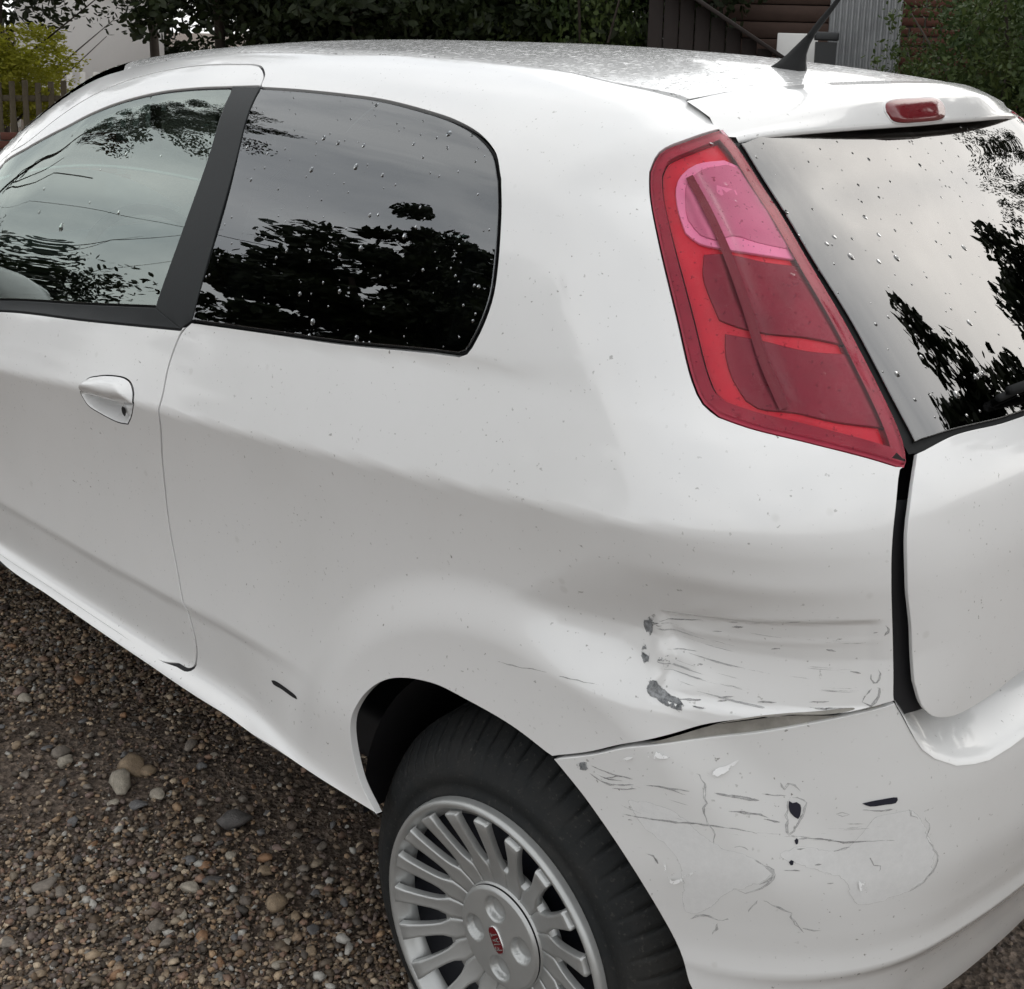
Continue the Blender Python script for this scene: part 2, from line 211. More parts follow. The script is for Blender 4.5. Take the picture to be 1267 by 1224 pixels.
MARKS = {
  'poly': [["scuff","body",[[0.2632,-0.0814],[0.2669,-0.0756],[0.2729,-0.0662],[0.2739,-0.0691],[0.2708,-0.0801],[0.2768,-0.0781],[0.2718,-0.0843],[0.2708,-0.0948],[0.2681,-0.1027],[0.2652,-0.0984],[0.2626,-0.0904]]],["scuff","body",[[0.2636,-0.1059],[0.2648,-0.1119],[0.2676,-0.1168],[0.2699,-0.1191],[0.2703,-0.1311],[0.268,-0.1384],[0.2654,-0.1339],[0.2616,-0.1263],[0.263,-0.118]]],["scuff","body",[[0.2785,-0.1194],[0.2858,-0.116],[0.2866,-0.1229],[0.2853,-0.1327],[0.2823,-0.1295],[0.2815,-0.1243],[0.2772,-0.1247]]],["scuff","body",[[0.2731,-0.1392],[0.2772,-0.1364],[0.2766,-0.1424],[0.2794,-0.1494],[0.287,-0.158],[0.2964,-0.1598],[0.3155,-0.1546],[0.3148,-0.156],[0.2984,-0.1612],[0.3014,-0.1636],[0.3203,-0.1597],[0.3118,-0.1614],[0.3007,-0.1659],[0.3006,-0.1734],[0.2957,-0.1703],[0.2858,-0.1691],[0.2789,-0.1656],[0.2735,-0.1647],[0.2705,-0.1575],[0.2719,-0.1466]]],["slot","body",[[-0.3507,-0.4462],[-0.3409,-0.4419],[-0.3077,-0.4403],[-0.2773,-0.4423],[-0.2744,-0.4451],[-0.2865,-0.4478],[-0.3194,-0.4483],[-0.3461,-0.45]]],["tear","body",[[0.3203,-0.1802],[0.3325,-0.1702],[0.3518,-0.1583],[0.3678,-0.1525],[0.3936,-0.1463],[0.4267,-0.1408],[0.4275,-0.1419],[0.4099,-0.1468],[0.3903,-0.1491],[0.3678,-0.1531],[0.3342,-0.1701]]],["scuff","bumper",[[0.2109,-0.2887],[0.2143,-0.2827],[0.2229,-0.2756],[0.2252,-0.2789],[0.2225,-0.2867],[0.2164,-0.2897]]],["flake","bumper",[[0.3251,-0.2441],[0.3254,-0.234],[0.3292,-0.2291],[0.3357,-0.2257],[0.3453,-0.2165],[0.3404,-0.2268],[0.3328,-0.2364]]],["flake","bumper",[[0.2939,-0.3576],[0.2958,-0.3623],[0.2985,-0.3727],[0.3017,-0.3781],[0.3111,-0.3672],[0.3196,-0.3573],[0.3026,-0.3821],[0.2975,-0.3776]]],["flake","bumper",[[0.2561,-0.2484],[0.2598,-0.2433],[0.2647,-0.2411],[0.2585,-0.2488]]],["flake","bumper",[[0.2754,-0.2333],[0.2817,-0.2289],[0.2835,-0.2213],[0.2866,-0.2264],[0.2957,-0.2262],[0.2847,-0.2319]]],["hole","bumper",[[0.3839,-0.2583],[0.3868,-0.2608],[0.3896,-0.2592],[0.3925,-0.2621],[0.3932,-0.2703],[0.3915,-0.2796],[0.3885,-0.2771],[0.3855,-0.2727],[0.3839,-0.2656]]],["hole","bumper",[[0.4389,-0.2596],[0.4451,-0.2577],[0.4548,-0.2562],[0.4671,-0.2561],[0.4662,-0.2629],[0.4577,-0.2633],[0.4454,-0.264]]],["hole","bumper",[[0.3896,-0.3049],[0.3911,-0.3022],[0.3925,-0.304],[0.3924,-0.3085],[0.3909,-0.3096]]],["hole","bumper",[[0.3863,-0.3304],[0.3879,-0.3275],[0.3899,-0.3291],[0.3896,-0.3333],[0.3878,-0.3341]]],["flake","bumper",[[0.4402,-0.3566],[0.4428,-0.3701],[0.4472,-0.372],[0.4506,-0.3656],[0.4465,-0.3597]]],["flake","bumper",[[0.469,-0.3309],[0.472,-0.3277],[0.4761,-0.3298],[0.475,-0.3335]]],["smear","body",[[0.2709,-0.073],[0.3242,-0.0484],[0.3874,-0.0298],[0.4305,-0.0349],[0.4363,-0.0619],[0.4355,-0.099],[0.4284,-0.1381],[0.3937,-0.1443],[0.3451,-0.1538],[0.3052,-0.1667],[0.2813,-0.1633],[0.2725,-0.1323],[0.2733,-0.1011]]],["smear","body",[[0.2709,-0.0712],[0.3562,-0.0354],[0.3875,-0.0313],[0.3861,-0.05],[0.325,-0.073],[0.2719,-0.0939]]],["smear","body",[[0.2932,-0.1555],[0.3609,-0.1359],[0.4265,-0.1328],[0.4267,-0.1408],[0.3678,-0.1513],[0.329,-0.165],[0.3019,-0.1705]]],["tearb","bumper",[[0.2745,-0.2198],[0.2985,-0.2019],[0.3298,-0.18],[0.3802,-0.1571],[0.4258,-0.1527],[0.4502,-0.1431],[0.4523,-0.1473],[0.4303,-0.1548],[0.3942,-0.1643],[0.3411,-0.1885],[0.2989,-0.2091]]],["patch","bumper",[[0.4484,-0.2768],[0.4819,-0.2734],[0.4988,-0.3101],[0.507,-0.3398],[0.5033,-0.3711],[0.4753,-0.3886],[0.4415,-0.3904],[0.4266,-0.3556],[0.4012,-0.3386],[0.3766,-0.3244],[0.3911,-0.3098],[0.425,-0.3156]]],["patch","bumper",[[0.2567,-0.2975],[0.2967,-0.2896],[0.3287,-0.3158],[0.3589,-0.3265],[0.3773,-0.3437],[0.3576,-0.3684],[0.3461,-0.3776],[0.3321,-0.4059],[0.314,-0.4199],[0.3022,-0.3484],[0.2718,-0.3246]]],["lift","bumper",[[0.2554,-0.2633],[0.2951,-0.247],[0.3262,-0.2528],[0.3741,-0.2541],[0.4045,-0.2656],[0.4354,-0.2704],[0.4739,-0.2561],[0.4974,-0.2887],[0.5059,-0.3234],[0.4953,-0.3675],[0.462,-0.3958],[0.4227,-0.3985],[0.3966,-0.3742],[0.3739,-0.3993],[0.3447,-0.4187],[0.319,-0.3829],[0.3049,-0.3368],[0.2783,-0.3206],[0.2497,-0.3021]]],["smear","bumper",[[0.23,-0.2836],[0.2762,-0.2644],[0.3385,-0.2593],[0.3985,-0.2661],[0.4616,-0.2789],[0.4633,-0.3101],[0.4002,-0.3098],[0.3405,-0.3114],[0.2912,-0.3132],[0.2353,-0.3174]]]],
  'line': [["scratch","body",0.0022,[[0.4383,-0.0957],[0.4433,-0.0953],[0.4452,-0.1005],[0.4434,-0.1116],[0.4409,-0.1118],[0.438,-0.1029],[0.4383,-0.0957]]],["scratch","body",0.0025,[[0.4419,-0.1156],[0.4457,-0.1182],[0.4452,-0.1273],[0.4398,-0.1391],[0.4334,-0.1343],[0.4345,-0.1278],[0.4419,-0.1156]]],["scratch","body",0.002,[[0.444,-0.0359],[0.4474,-0.0436],[0.4447,-0.0533]]],["scratch","body",0.0015,[[0.435,-0.0502],[0.4416,-0.0468]]],["scratch","body",0.0012,[[0.2718,-0.0776],[0.3132,-0.0608]]],["scratch","body",0.001,[[0.2817,-0.0734],[0.3035,-0.0648]]],["scratch","body",0.0012,[[0.3294,-0.0548],[0.3393,-0.0505]]],["scratch","body",0.003,[[0.3313,-0.0603],[0.3445,-0.0559]]],["scratch","body",0.0012,[[0.3457,-0.0483],[0.3569,-0.0445]]],["scratch","body",0.002,[[0.3681,-0.0363],[0.3846,-0.0343]]],["scratch","body",0.0012,[[0.3171,-0.0729],[0.3299,-0.0677]]],["scratch","body",0.0015,[[0.3614,-0.0681],[0.3645,-0.0657]]],["scratch","body",0.001,[[0.362,-0.08],[0.3716,-0.0766]]],["scratch","body",0.0018,[[0.4021,-0.0705],[0.4114,-0.0742]]],["scratch","body",0.0015,[[0.4093,-0.057],[0.415,-0.0569]]],["scratch","body",0.0012,[[0.3092,-0.1183],[0.3145,-0.1164]]],["scratch","body",0.0012,[[0.4219,-0.0976],[0.433,-0.1017]]],["scratch","body",0.0018,[[0.2948,-0.161],[0.3156,-0.155]]],["scratch","body",0.0018,[[0.3048,-0.1625],[0.3203,-0.1604]]],["scratch","body",0.0015,[[0.3547,-0.1433],[0.3709,-0.1405]]],["scratch","body",0.0018,[[0.3888,-0.142],[0.41,-0.1429]]],["scratch","body",0.0015,[[0.4018,-0.1424],[0.4267,-0.1408]]],["scratch","body",0.0022,[[0.3249,-0.1524],[0.335,-0.1493]]],["scratch","body",0.0012,[[0.3902,-0.1362],[0.4098,-0.1343]]],["scratch","body",0.001,[[0.2728,-0.0834],[0.2803,-0.081]]],["scratch","body",0.001,[[0.2868,-0.1095],[0.3138,-0.1023]]],["scratch","body",0.001,[[0.3247,-0.1487],[0.3397,-0.1422]]],["scratch","body",0.0012,[[0.1182,-0.2016],[0.1446,-0.1933],[0.1808,-0.1814]]],["scratch","body",0.001,[[0.1894,-0.1807],[0.2097,-0.1761],[0.2324,-0.1707]]],["scratch","bumper",0.0016,[[0.2239,-0.2773],[0.2467,-0.2753],[0.2699,-0.2676]]],["scratch","bumper",0.0016,[[0.2216,-0.2873],[0.2373,-0.2906],[0.2456,-0.2897],[0.2708,-0.2731]]],["scratch","bumper",0.001,[[0.2372,-0.2883],[0.2546,-0.2731],[0.2699,-0.2695]]],["scratch","bumper",0.0012,[[0.2458,-0.2943],[0.2711,-0.2793]]],["scratch","bumper",0.001,[[0.2302,-0.2837],[0.2437,-0.2839],[0.2579,-0.2769]]],["scratch","bumper",0.0014,[[0.2716,-0.2731],[0.2918,-0.2664],[0.3113,-0.2671]]],["scratch","bumper",0.0012,[[0.2847,-0.2679],[0.3138,-0.2607]]],["scratch","bumper",0.0022,[[0.3257,-0.2582],[0.3457,-0.2591],[0.3642,-0.2609]]],["scratch","bumper",0.002,[[0.3371,-0.2762],[0.3635,-0.277],[0.3742,-0.2832]]],["scratch","bumper",0.0018,[[0.2485,-0.3217],[0.2627,-0.3181],[0.2933,-0.3073],[0.3273,-0.2971],[0.351,-0.2963],[0.3636,-0.2997]]],["scratch","bumper",0.0022,[[0.2779,-0.3567],[0.2853,-0.3569],[0.2902,-0.3655]]],["scratch","bumper",0.0012,[[0.2614,-0.3247],[0.2674,-0.3216]]],["crack","bumper",0.0014,[[0.307,-0.2317],[0.3156,-0.2415],[0.3211,-0.2492],[0.3212,-0.2605],[0.3225,-0.2771],[0.3266,-0.2956],[0.3304,-0.3076],[0.3327,-0.327]]],["crack","bumper",0.0014,[[0.3428,-0.3211],[0.3491,-0.3148],[0.3584,-0.3193]]],["crack","bumper",0.0016,[[0.3831,-0.2538],[0.3951,-0.2552],[0.3952,-0.272],[0.3891,-0.2942],[0.3853,-0.2988],[0.3832,-0.2873],[0.382,-0.2694],[0.3831,-0.2538]]],["crack","bumper",0.0012,[[0.4169,-0.2718],[0.4243,-0.2698],[0.4303,-0.2729],[0.4246,-0.275],[0.4169,-0.2718]]],["crack","bumper",0.0014,[[0.3762,-0.2365],[0.38,-0.246],[0.3831,-0.2381],[0.3876,-0.2383],[0.3915,-0.2466]]],["scratch","bumper",0.0014,[[0.3621,-0.2529],[0.3837,-0.2529]]],["scratch","bumper",0.0014,[[0.3631,-0.2809],[0.3802,-0.2847]]],["scratch","bumper",0.0014,[[0.3841,-0.2988],[0.4096,-0.3031],[0.4273,-0.3075],[0.4501,-0.3076],[0.4744,-0.3126]]],["scratch","bumper",0.001,[[0.4239,-0.2843],[0.4441,-0.2865]]],["scratch","bumper",0.0016,[[0.4037,-0.334],[0.413,-0.3337]]],["scratch","bumper",0.0012,[[0.4183,-0.3192],[0.4335,-0.3136]]],["scratch","bumper",0.0014,[[0.3821,-0.3393],[0.3982,-0.3412]]],["scratch","bumper",0.0012,[[0.4487,-0.3289],[0.4523,-0.3392],[0.458,-0.3412],[0.4561,-0.3517]]],["scratch","bumper",0.0014,[[0.4151,-0.3573],[0.4222,-0.358]]],["scratch","bumper",0.0014,[[0.436,-0.2674],[0.4555,-0.2706],[0.4681,-0.2701]]],["scratch","bumper",0.001,[[0.3911,-0.3031],[0.3991,-0.3027]]],["scratch","bumper",0.001,[[0.3898,-0.3148],[0.3995,-0.3143]]],["crack","bumper",0.0014,[[0.3662,-0.3626],[0.3725,-0.3533],[0.3778,-0.3451],[0.3707,-0.3364],[0.3651,-0.3353]]],["crack","bumper",0.0016,[[0.476,-0.272],[0.4819,-0.2813],[0.4879,-0.291]]],["crack","bumper",0.0012,[[0.4931,-0.2848],[0.4986,-0.3045],[0.4965,-0.3156],[0.5031,-0.3281],[0.5076,-0.34],[0.5044,-0.3654],[0.4888,-0.3826],[0.4728,-0.3865]]],["crack","bumper",0.0014,[[0.3658,-0.381],[0.3773,-0.3867],[0.3902,-0.3972],[0.3976,-0.4172],[0.4035,-0.4293]]],["crack","bumper",0.0014,[[0.3976,-0.4172],[0.417,-0.422]]],["crack","bumper",0.0014,[[0.3124,-0.4289],[0.331,-0.4143],[0.3375,-0.4198],[0.3456,-0.4149]]],["crack","bumper",0.0014,[[0.3342,-0.4431],[0.3376,-0.4218]]],["crack","bumper",0.0014,[[0.3575,-0.4031],[0.3658,-0.381]]],["crack","bumper",0.0014,[[0.3463,-0.3787],[0.348,-0.3705],[0.3563,-0.3737],[0.366,-0.3636],[0.3764,-0.3458],[0.3669,-0.3366],[0.3584,-0.3263]]]]}
PTS = {"ledge":[[0.4781,-0.6507,0.8092],[0.4846,-0.6428,0.7943],[0.4906,-0.6355,0.7784],[0.4957,-0.6289,0.7655],[0.5019,-0.6202,0.7519],[0.5111,-0.6047,0.7376],[0.5261,-0.5742,0.721],[0.5366,-0.5457,0.7148],[0.5445,-0.5178,0.7109],[0.5538,-0.4758,0.7134],[0.5595,-0.4466,0.7172],[0.5824,-0.3,0.7162],[0.596,-0.15,0.7152],[0.6005,0.0,0.7152],[0.596,0.1275,0.7152],[0.5824,0.255,0.7162],[0.5595,0.3796,0.7172],[0.5538,0.4045,0.7134],[0.5445,0.4401,0.7109],[0.5366,0.4639,0.7148],[0.5261,0.488,0.721],[0.5111,0.514,0.7376],[0.5019,0.5271,0.7519],[0.4957,0.5346,0.7655],[0.4906,0.5402,0.7784],[0.4846,0.5463,0.7943],[0.4781,0.5531,0.8092]]}
# ---------------------------------------------------------------- mesh helpers
def tag(o, label=None, cat=None, group=None, kind=None):
    if label: o['label'] = label
    if cat: o['category'] = cat
    if group: o['group'] = group
    if kind: o['kind'] = kind
    return o
def link(name, me, mat=None, parent=None):
    o = bpy.data.objects.new(name, me); COL.objects.link(o)
    if mat is not None and me is not None:
        for m in (mat if isinstance(mat, (list, tuple)) else [mat]): me.materials.append(m)
    if parent is not None: o.parent = parent
    return o
def mesh(name, V, Fc, mat=None, parent=None, smooth=True, normals=None):
    me = bpy.data.meshes.new(name)
    me.from_pydata([tuple(map(float, v)) for v in V], [], [tuple(int(i) for i in f) for f in Fc]); me.update()
    if smooth: me.polygons.foreach_set('use_smooth', [True]*len(me.polygons))
    if normals is not None: me.normals_split_custom_set_from_vertices([tuple(map(float, n)) for n in normals])
    return link(name, me, mat, parent)
def bulk(name, V, T, mat=None, parent=None, smooth=False):
    """triangles (or quads) from numpy arrays"""
    V = np.ascontiguousarray(V, np.float32); T = np.ascontiguousarray(T, np.int32); k = T.shape[1]
    me = bpy.data.meshes.new(name)
    me.vertices.add(len(V)); me.vertices.foreach_set('co', V.ravel())
    me.loops.add(T.size); me.loops.foreach_set('vertex_index', T.ravel())
    me.polygons.add(len(T)); me.polygons.foreach_set('loop_start', np.arange(0, T.size, k, dtype=np.int32))
    me.polygons.foreach_set('loop_total', np.full(len(T), k, np.int32))
    me.polygons.foreach_set('use_smooth', np.full(len(T), bool(smooth)))
    me.update(calc_edges=True)
    return link(name, me, mat, parent)
def catmull(pts, step):
    p = np.asarray(pts, float)
    if len(p) == 2:
        n = max(1, int(round(np.linalg.norm(p[1]-p[0])/step)))
        return p[0]+(p[1]-p[0])*np.linspace(0, 1, n+1)[:, None]
    q = np.vstack([2*p[0]-p[1], p, 2*p[-1]-p[-2]]); out = []
    for i in range(1, len(q)-2):
        a, b, c, d = q[i-1], q[i], q[i+1], q[i+2]
        ta = max(np.linalg.norm(b-a), 1e-6)**.5; tb = max(np.linalg.norm(c-b), 1e-6)**.5; tc_ = max(np.linalg.norm(d-c), 1e-6)**.5
        m1 = tb*((b-a)/ta-(c-a)/(ta+tb)+(c-b)/tb); m2 = tb*((c-b)/tb-(d-b)/(tb+tc_)+(d-c)/tc_)
        n = max(1, int(round(np.linalg.norm(c-b)/step)))
        t = np.linspace(0, 1, n+1)[:-1, None]
        out.append(b*(1+2*t)*(1-t)**2+m1*t*(1-t)**2+c*t*t*(3-2*t)+m2*t*t*(t-1))
    out.append(p[-1:]); return np.vstack(out)
def ring_pts(segs, step):
    out = []
    for i, s in enumerate(segs):
        c = catmull(s, step)
        nxt = np.asarray(segs[(i+1) % len(segs)][0], float)
        if np.linalg.norm(c[-1]-nxt) < .012: c = c[:-1]
        out.append(c)
    r = np.vstack(out)
    keep = np.linalg.norm(r-np.roll(r, 1, 0), axis=1) > step*.2
    r = r[keep]
    a = .5*np.sum(r[:, 0]*np.roll(r[:, 1], -1)-np.roll(r[:, 0], -1)*r[:, 1])
    return r if a > 0 else r[::-1]
def inset_ring(r, d):
    e = np.roll(r, -1, 0)-r; e /= np.linalg.norm(e, axis=1)[:, None]
    n = np.stack([-e[:, 1], e[:, 0]], -1); n2 = n+np.roll(n, 1, 0)
    n2 /= np.maximum(np.linalg.norm(n2, axis=1)[:, None], .35)
    return r+n2*d
def inside(pts, ring):
    x, y = pts[:, 0], pts[:, 1]; c = np.zeros(len(pts), bool)
    x1, y1 = ring[:, 0], ring[:, 1]; x2, y2 = np.roll(x1, -1), np.roll(y1, -1)
    for a, b, cc, d in zip(x1, y1, x2, y2):
        if b == d: continue
        m = ((b > y) != (d > y)) & (x < (cc-a)*(y-b)/(d-b)+a); c ^= m
    return c
def fill_ring(r, res, fine=None, holes=()):
    if fine is not None and not isinstance(fine, list): fine = [fine]
    """triangulate a chart polygon; fine = (x0, x1, y0, y1, res) box of denser points"""
    lo, hi = r.min(0), r.max(0)
    def grid(x0, x1, y0, y1, h):
        ys = np.arange(y0, y1, h*.866); g = []
        for j, yy in enumerate(ys):
            xx = np.arange(x0+(j % 2)*h*.5, x1, h); g.append(np.stack([xx, np.full(len(xx), yy)], -1))
        return np.vstack(g) if g else np.zeros((0, 2))
    g = grid(lo[0], hi[0], lo[1], hi[1], res)
    if fine is not None:
        for x0, x1, y0, y1, h in fine:
            m = (g[:, 0] > x0) & (g[:, 0] < x1) & (g[:, 1] > y0) & (g[:, 1] < y1)
            g = np.vstack([g[~m], grid(x0, x1, y0, y1, h)])
    g = g[inside(g, r)]
    for h_ in holes: g = g[~inside(g, h_)]
    rall = np.vstack([r, *holes])
    if len(g):
        keep = np.ones(len(g), bool)
        for i in range(0, len(g), 2000):
            d = np.min(((g[i:i+2000, None]-rall[None])**2).sum(-1), axis=1); keep[i:i+2000] = d > (res*.45)**2 if fine is None else d > (min(res, fine[-1][4])*.45)**2
        g = g[keep]
    pts = np.vstack([rall, g]); n = len(r)
    E_ = [(i, (i+1) % n) for i in range(n)]; b0 = n
    for h_ in holes: E_ += [(b0+i, b0+(i+1) % len(h_)) for i in range(len(h_))]; b0 += len(h_)
    vs_, ed, fc, *_ = delaunay_2d_cdt([Vector(p) for p in pts], E_, [], 1, 1e-6)
    vs_ = np.array([tuple(v) for v in vs_]); fc = [tuple(f) for f in fc]
    cen = np.array([vs_[list(f)].mean(0) for f in fc]); ok = inside(cen, r)
    for h_ in holes: ok &= ~inside(cen, h_)
    return vs_, [f for f, k in zip(fc, ok) if k], n
def panel(name, ring, mat, parent, mode='body', res=.014, gap=.0018, off=0.0, flange=.012, fine=None, step=.008, mirror=False, rim=.0012, holes=()):
    r = ring_pts(RINGS[ring] if isinstance(ring, str) else ring, step)
    if gap: r = inset_ring(r, gap)
    hr = [ring_pts(RINGS[h_] if isinstance(h_, str) else h_, step*.6) for h_ in holes]
    Q, Fc, nb = fill_ring(r, res, fine, hr)
    P, N = from_chart(Q, mode)
    if callable(off):
        P = P+N*off(Q, r)[:, None]
        V0 = P; nv = np.zeros_like(P)      # normals of the displaced sheet
        T3 = np.array(Fc); fn = np.cross(V0[T3[:, 1]]-V0[T3[:, 0]], V0[T3[:, 2]]-V0[T3[:, 0]])
        for c_ in range(3): np.add.at(nv, T3[:, c_], fn)
        nv /= np.maximum(np.linalg.norm(nv, axis=1), 1e-12)[:, None]
        nv *= np.sign((nv*N).sum(1))[:, None]; N = nv
    elif off: P = P+N*off
    # orient faces outward
    f0 = Fc[len(Fc)//2]; nn = np.cross(P[f0[1]]-P[f0[0]], P[f0[2]]-P[f0[0]])
    flip = np.dot(nn, N[f0[0]]) < 0
    if flip: Fc = [f[::-1] for f in Fc]
    V = [P]; NN = [N]; base = len(P)
    if flange:
        b = P[:nb]; bn = N[:nb]; t = np.roll(b, -1, 0)-np.roll(b, 1, 0)
        o = np.cross(t, bn); o /= np.maximum(np.linalg.norm(o, axis=1), 1e-9)[:, None]
        cen = P.mean(0)
        r2 = from_chart(inset_ring(r, -.002)[:nb], mode)[0]-from_chart(r, mode)[0]
        sg = np.sign((o*r2).sum(1)); o = o*np.where(sg == 0, 1, sg)[:, None]
        k1 = b+o*rim*.7-bn*rim*.35; k2 = b+o*rim-bn*rim*1.3; k3 = b+o*rim-bn*flange
        V += [k1, k2, k3]
        NN += [bn*.75+o*.66, bn*.1+o, o]
        for lvl in range(3):
            A = (0 if lvl == 0 else base+(lvl-1)*nb); B = base+lvl*nb
            for i in range(nb):
                j = (i+1) % nb
                q = (A+i, A+j, B+j, B+i)
                Fc.append(q)
        # fix winding of the flange quads
        VV = np.vstack(V); q = Fc[-1]; nq = np.cross(VV[q[1]]-VV[q[0]], VV[q[3]]-VV[q[0]])
        if np.dot(nq, o[nb-1]) < 0: Fc = [f if len(f) == 3 else f[::-1] for f in Fc]
    V = np.vstack(V); NN = np.vstack(NN)
    if mirror:
        V = V*np.array([1, -.85, 1]); NN = NN*np.array([1, -1/.85, 1]); NN /= np.linalg.norm(NN, axis=1)[:, None]; Fc = [f[::-1] for f in Fc]
    return mesh(name, V, Fc, mat, parent, True, NN)
def empty(name, loc=(0, 0, 0), parent=None):
    o = bpy.data.objects.new(name, None); COL.objects.link(o); o.location = loc; o.empty_display_size = .1
    if parent is not None: o.parent = parent
    return o

def edge_dist(Q, r):
    d = np.zeros(len(Q))
    for i in range(0, len(Q), 2000): d[i:i+2000] = np.sqrt(np.min(((Q[i:i+2000, None]-r[None])**2).sum(-1), axis=1))
    return d
def line_dist(Q, pl):
    d = np.full(len(Q), 9.)
    for a, b in zip(pl[:-1], pl[1:]):
        ab = b-a; t = np.clip(((Q-a)@ab)/max(ab@ab, 1e-12), 0, 1); d = np.minimum(d, np.linalg.norm(Q-a-t[:, None]*ab, axis=1))
    return d
def sheet(name, poly, mat, parent, mode='body', off=.0005, res=.006, step=.004):
    """thin mark lying on the bodywork"""
    r = ring_pts([poly+poly[:1]], step) if True else None
    Q, Fc, nb = fill_ring(r, res)
    P, N = from_chart(Q, mode)
    P = P+N*(off(Q, r)[:, None] if callable(off) else off)
    if not len(Fc): return None
    f0 = Fc[0]; nn = np.cross(P[f0[1]]-P[f0[0]], P[f0[2]]-P[f0[0]])
    if np.dot(nn, N[f0[0]]) < 0: Fc = [f[::-1] for f in Fc]
    o = mesh(name, P, Fc, mat, parent, True, None if callable(off) else N)
    set_edge(o, np.clip(edge_dist(Q, r)/.0035, 0, 1)); return o
def set_edge(o, val):
    a = o.data.attributes.new('edge', 'FLOAT', 'POINT'); a.data.foreach_set('value', np.asarray(val, np.float32))
def strip(name, line, w, mat, parent, mode='body', off=.0005, jitter=.0006):
    c = catmull(line, .006)
    if len(c) < 3: c = catmull(line, .003)
    t = np.gradient(c, axis=0); t /= np.maximum(np.linalg.norm(t, axis=1), 1e-9)[:, None]; n = np.stack([-t[:, 1], t[:, 0]], -1)
    u = np.linspace(0, 1, len(c)); ww = w*(.25+.75*np.sin(np.pi*np.clip(u*.94+.03, 0, 1))**.6)*(.6+.8*rng.random(len(c)))
    c = c+n*(rng.normal(0, jitter, len(c)))[:, None]
    A, N = from_chart(c+n*ww[:, None], mode, off); B, _ = from_chart(c-n*ww[:, None], mode, off)
    M_, _ = from_chart(c, mode, off); V = np.vstack([A, M_, B]); m = len(c)
    Fc = [(k*m+i, k*m+i+1, (k+1)*m+i+1, (k+1)*m+i) for k in (0, 1) for i in range(m-1)]
    nn = np.cross(V[1]-V[0], V[2*m]-V[0])
    if np.dot(nn, N[0]) < 0: Fc = [f[::-1] for f in Fc]
    o = mesh(name, V, Fc, mat, parent, True, np.vstack([N, N, N]))
    e_ = .9*np.sin(np.pi*np.clip(u, 0, 1))**.5+.1; set_edge(o, np.concatenate([0*u, e_, 0*u])); return o
def lathe(prof, n, axis_y=True, a0=0.0, a1=2*math.pi):
    """profile of (radius, depth): depth along -Y is outward"""
    V = []; full = abs(a1-a0-2*math.pi) < 1e-6; cols = n if full else n+1
    for i in range(cols):
        a = a0+(a1-a0)*i/n
        for r_, d_ in prof: V.append((r_*math.cos(a), d_, r_*math.sin(a)))
    k = len(prof); Fc = []
    for i in range(n):
        j = (i+1) % cols
        for q in range(k-1): Fc.append((i*k+q, i*k+q+1, j*k+q+1, j*k+q))
    return np.array(V), Fc
def loft(name, sections, mat, parent, closed=False):
    S = [np.asarray(s, float) for s in sections]; k = len(S[0]); V = np.vstack(S); Fc = []
    for i in range(len(S)-1):
        for q in range(k if closed else k-1):
            p = (q+1) % k; Fc.append((i*k+q, i*k+p, (i+1)*k+p, (i+1)*k+q))
    return mesh(name, V, Fc, mat, parent)
def box_v(c, s):
    c = np.asarray(c, float); h = np.asarray(s, float)*.5
    V = np.array([c+h*np.array([a, b, d]) for d in (-1, 1) for b in (-1, 1) for a in (-1, 1)])
    return V, [(0, 2, 3, 1), (4, 5, 7, 6), (0, 1, 5, 4), (2, 6, 7, 3), (0, 4, 6, 2), (1, 3, 7, 5)]
def bevelled(name, c, s, bev, mat, parent=None, rot=None, seg=2):
    bm = bmesh.new(); bmesh.ops.create_cube(bm, size=1)
    bmesh.ops.scale(bm, vec=s, verts=bm.verts)
    if bev: bmesh.ops.bevel(bm, geom=bm.edges[:], offset=bev, segments=seg, affect='EDGES', profile=.6)
    if rot is not None: bmesh.ops.rotate(bm, cent=(0, 0, 0), matrix=rot, verts=bm.verts)
    bmesh.ops.translate(bm, vec=c, verts=bm.verts)
    me = bpy.data.meshes.new(name); bm.to_mesh(me); bm.free()
    o = link(name, me, mat, parent); me.polygons.foreach_set('use_smooth', [True]*len(me.polygons)); 
    return o
def tube(name, pts, rad, mat, parent=None, n=8, cap=True):
    pts = [Vector(p) for p in pts]; rad = rad if isinstance(rad, (list, tuple)) else [rad]*len(pts); V = []; Fc = []
    for i, p in enumerate(pts):
        d = (pts[min(i+1, len(pts)-1)]-pts[max(i-1, 0)]).normalized(); a = d.orthogonal().normalized()
        if i and True:
            a = (pa-d*pa.dot(d)).normalized()
        pa = a; b = d.cross(a)
        for k in range(n): V.append(p+(a*math.cos(2*math.pi*k/n)+b*math.sin(2*math.pi*k/n))*rad[i])
    for i in range(len(pts)-1):
        for k in range(n): Fc.append((i*n+k, i*n+(k+1) % n, (i+1)*n+(k+1) % n, (i+1)*n+k))
    if cap: Fc.append(tuple(range(n))[::-1]); Fc.append(tuple(range((len(pts)-1)*n, len(pts)*n)))
    return mesh(name, V, Fc, mat, parent)
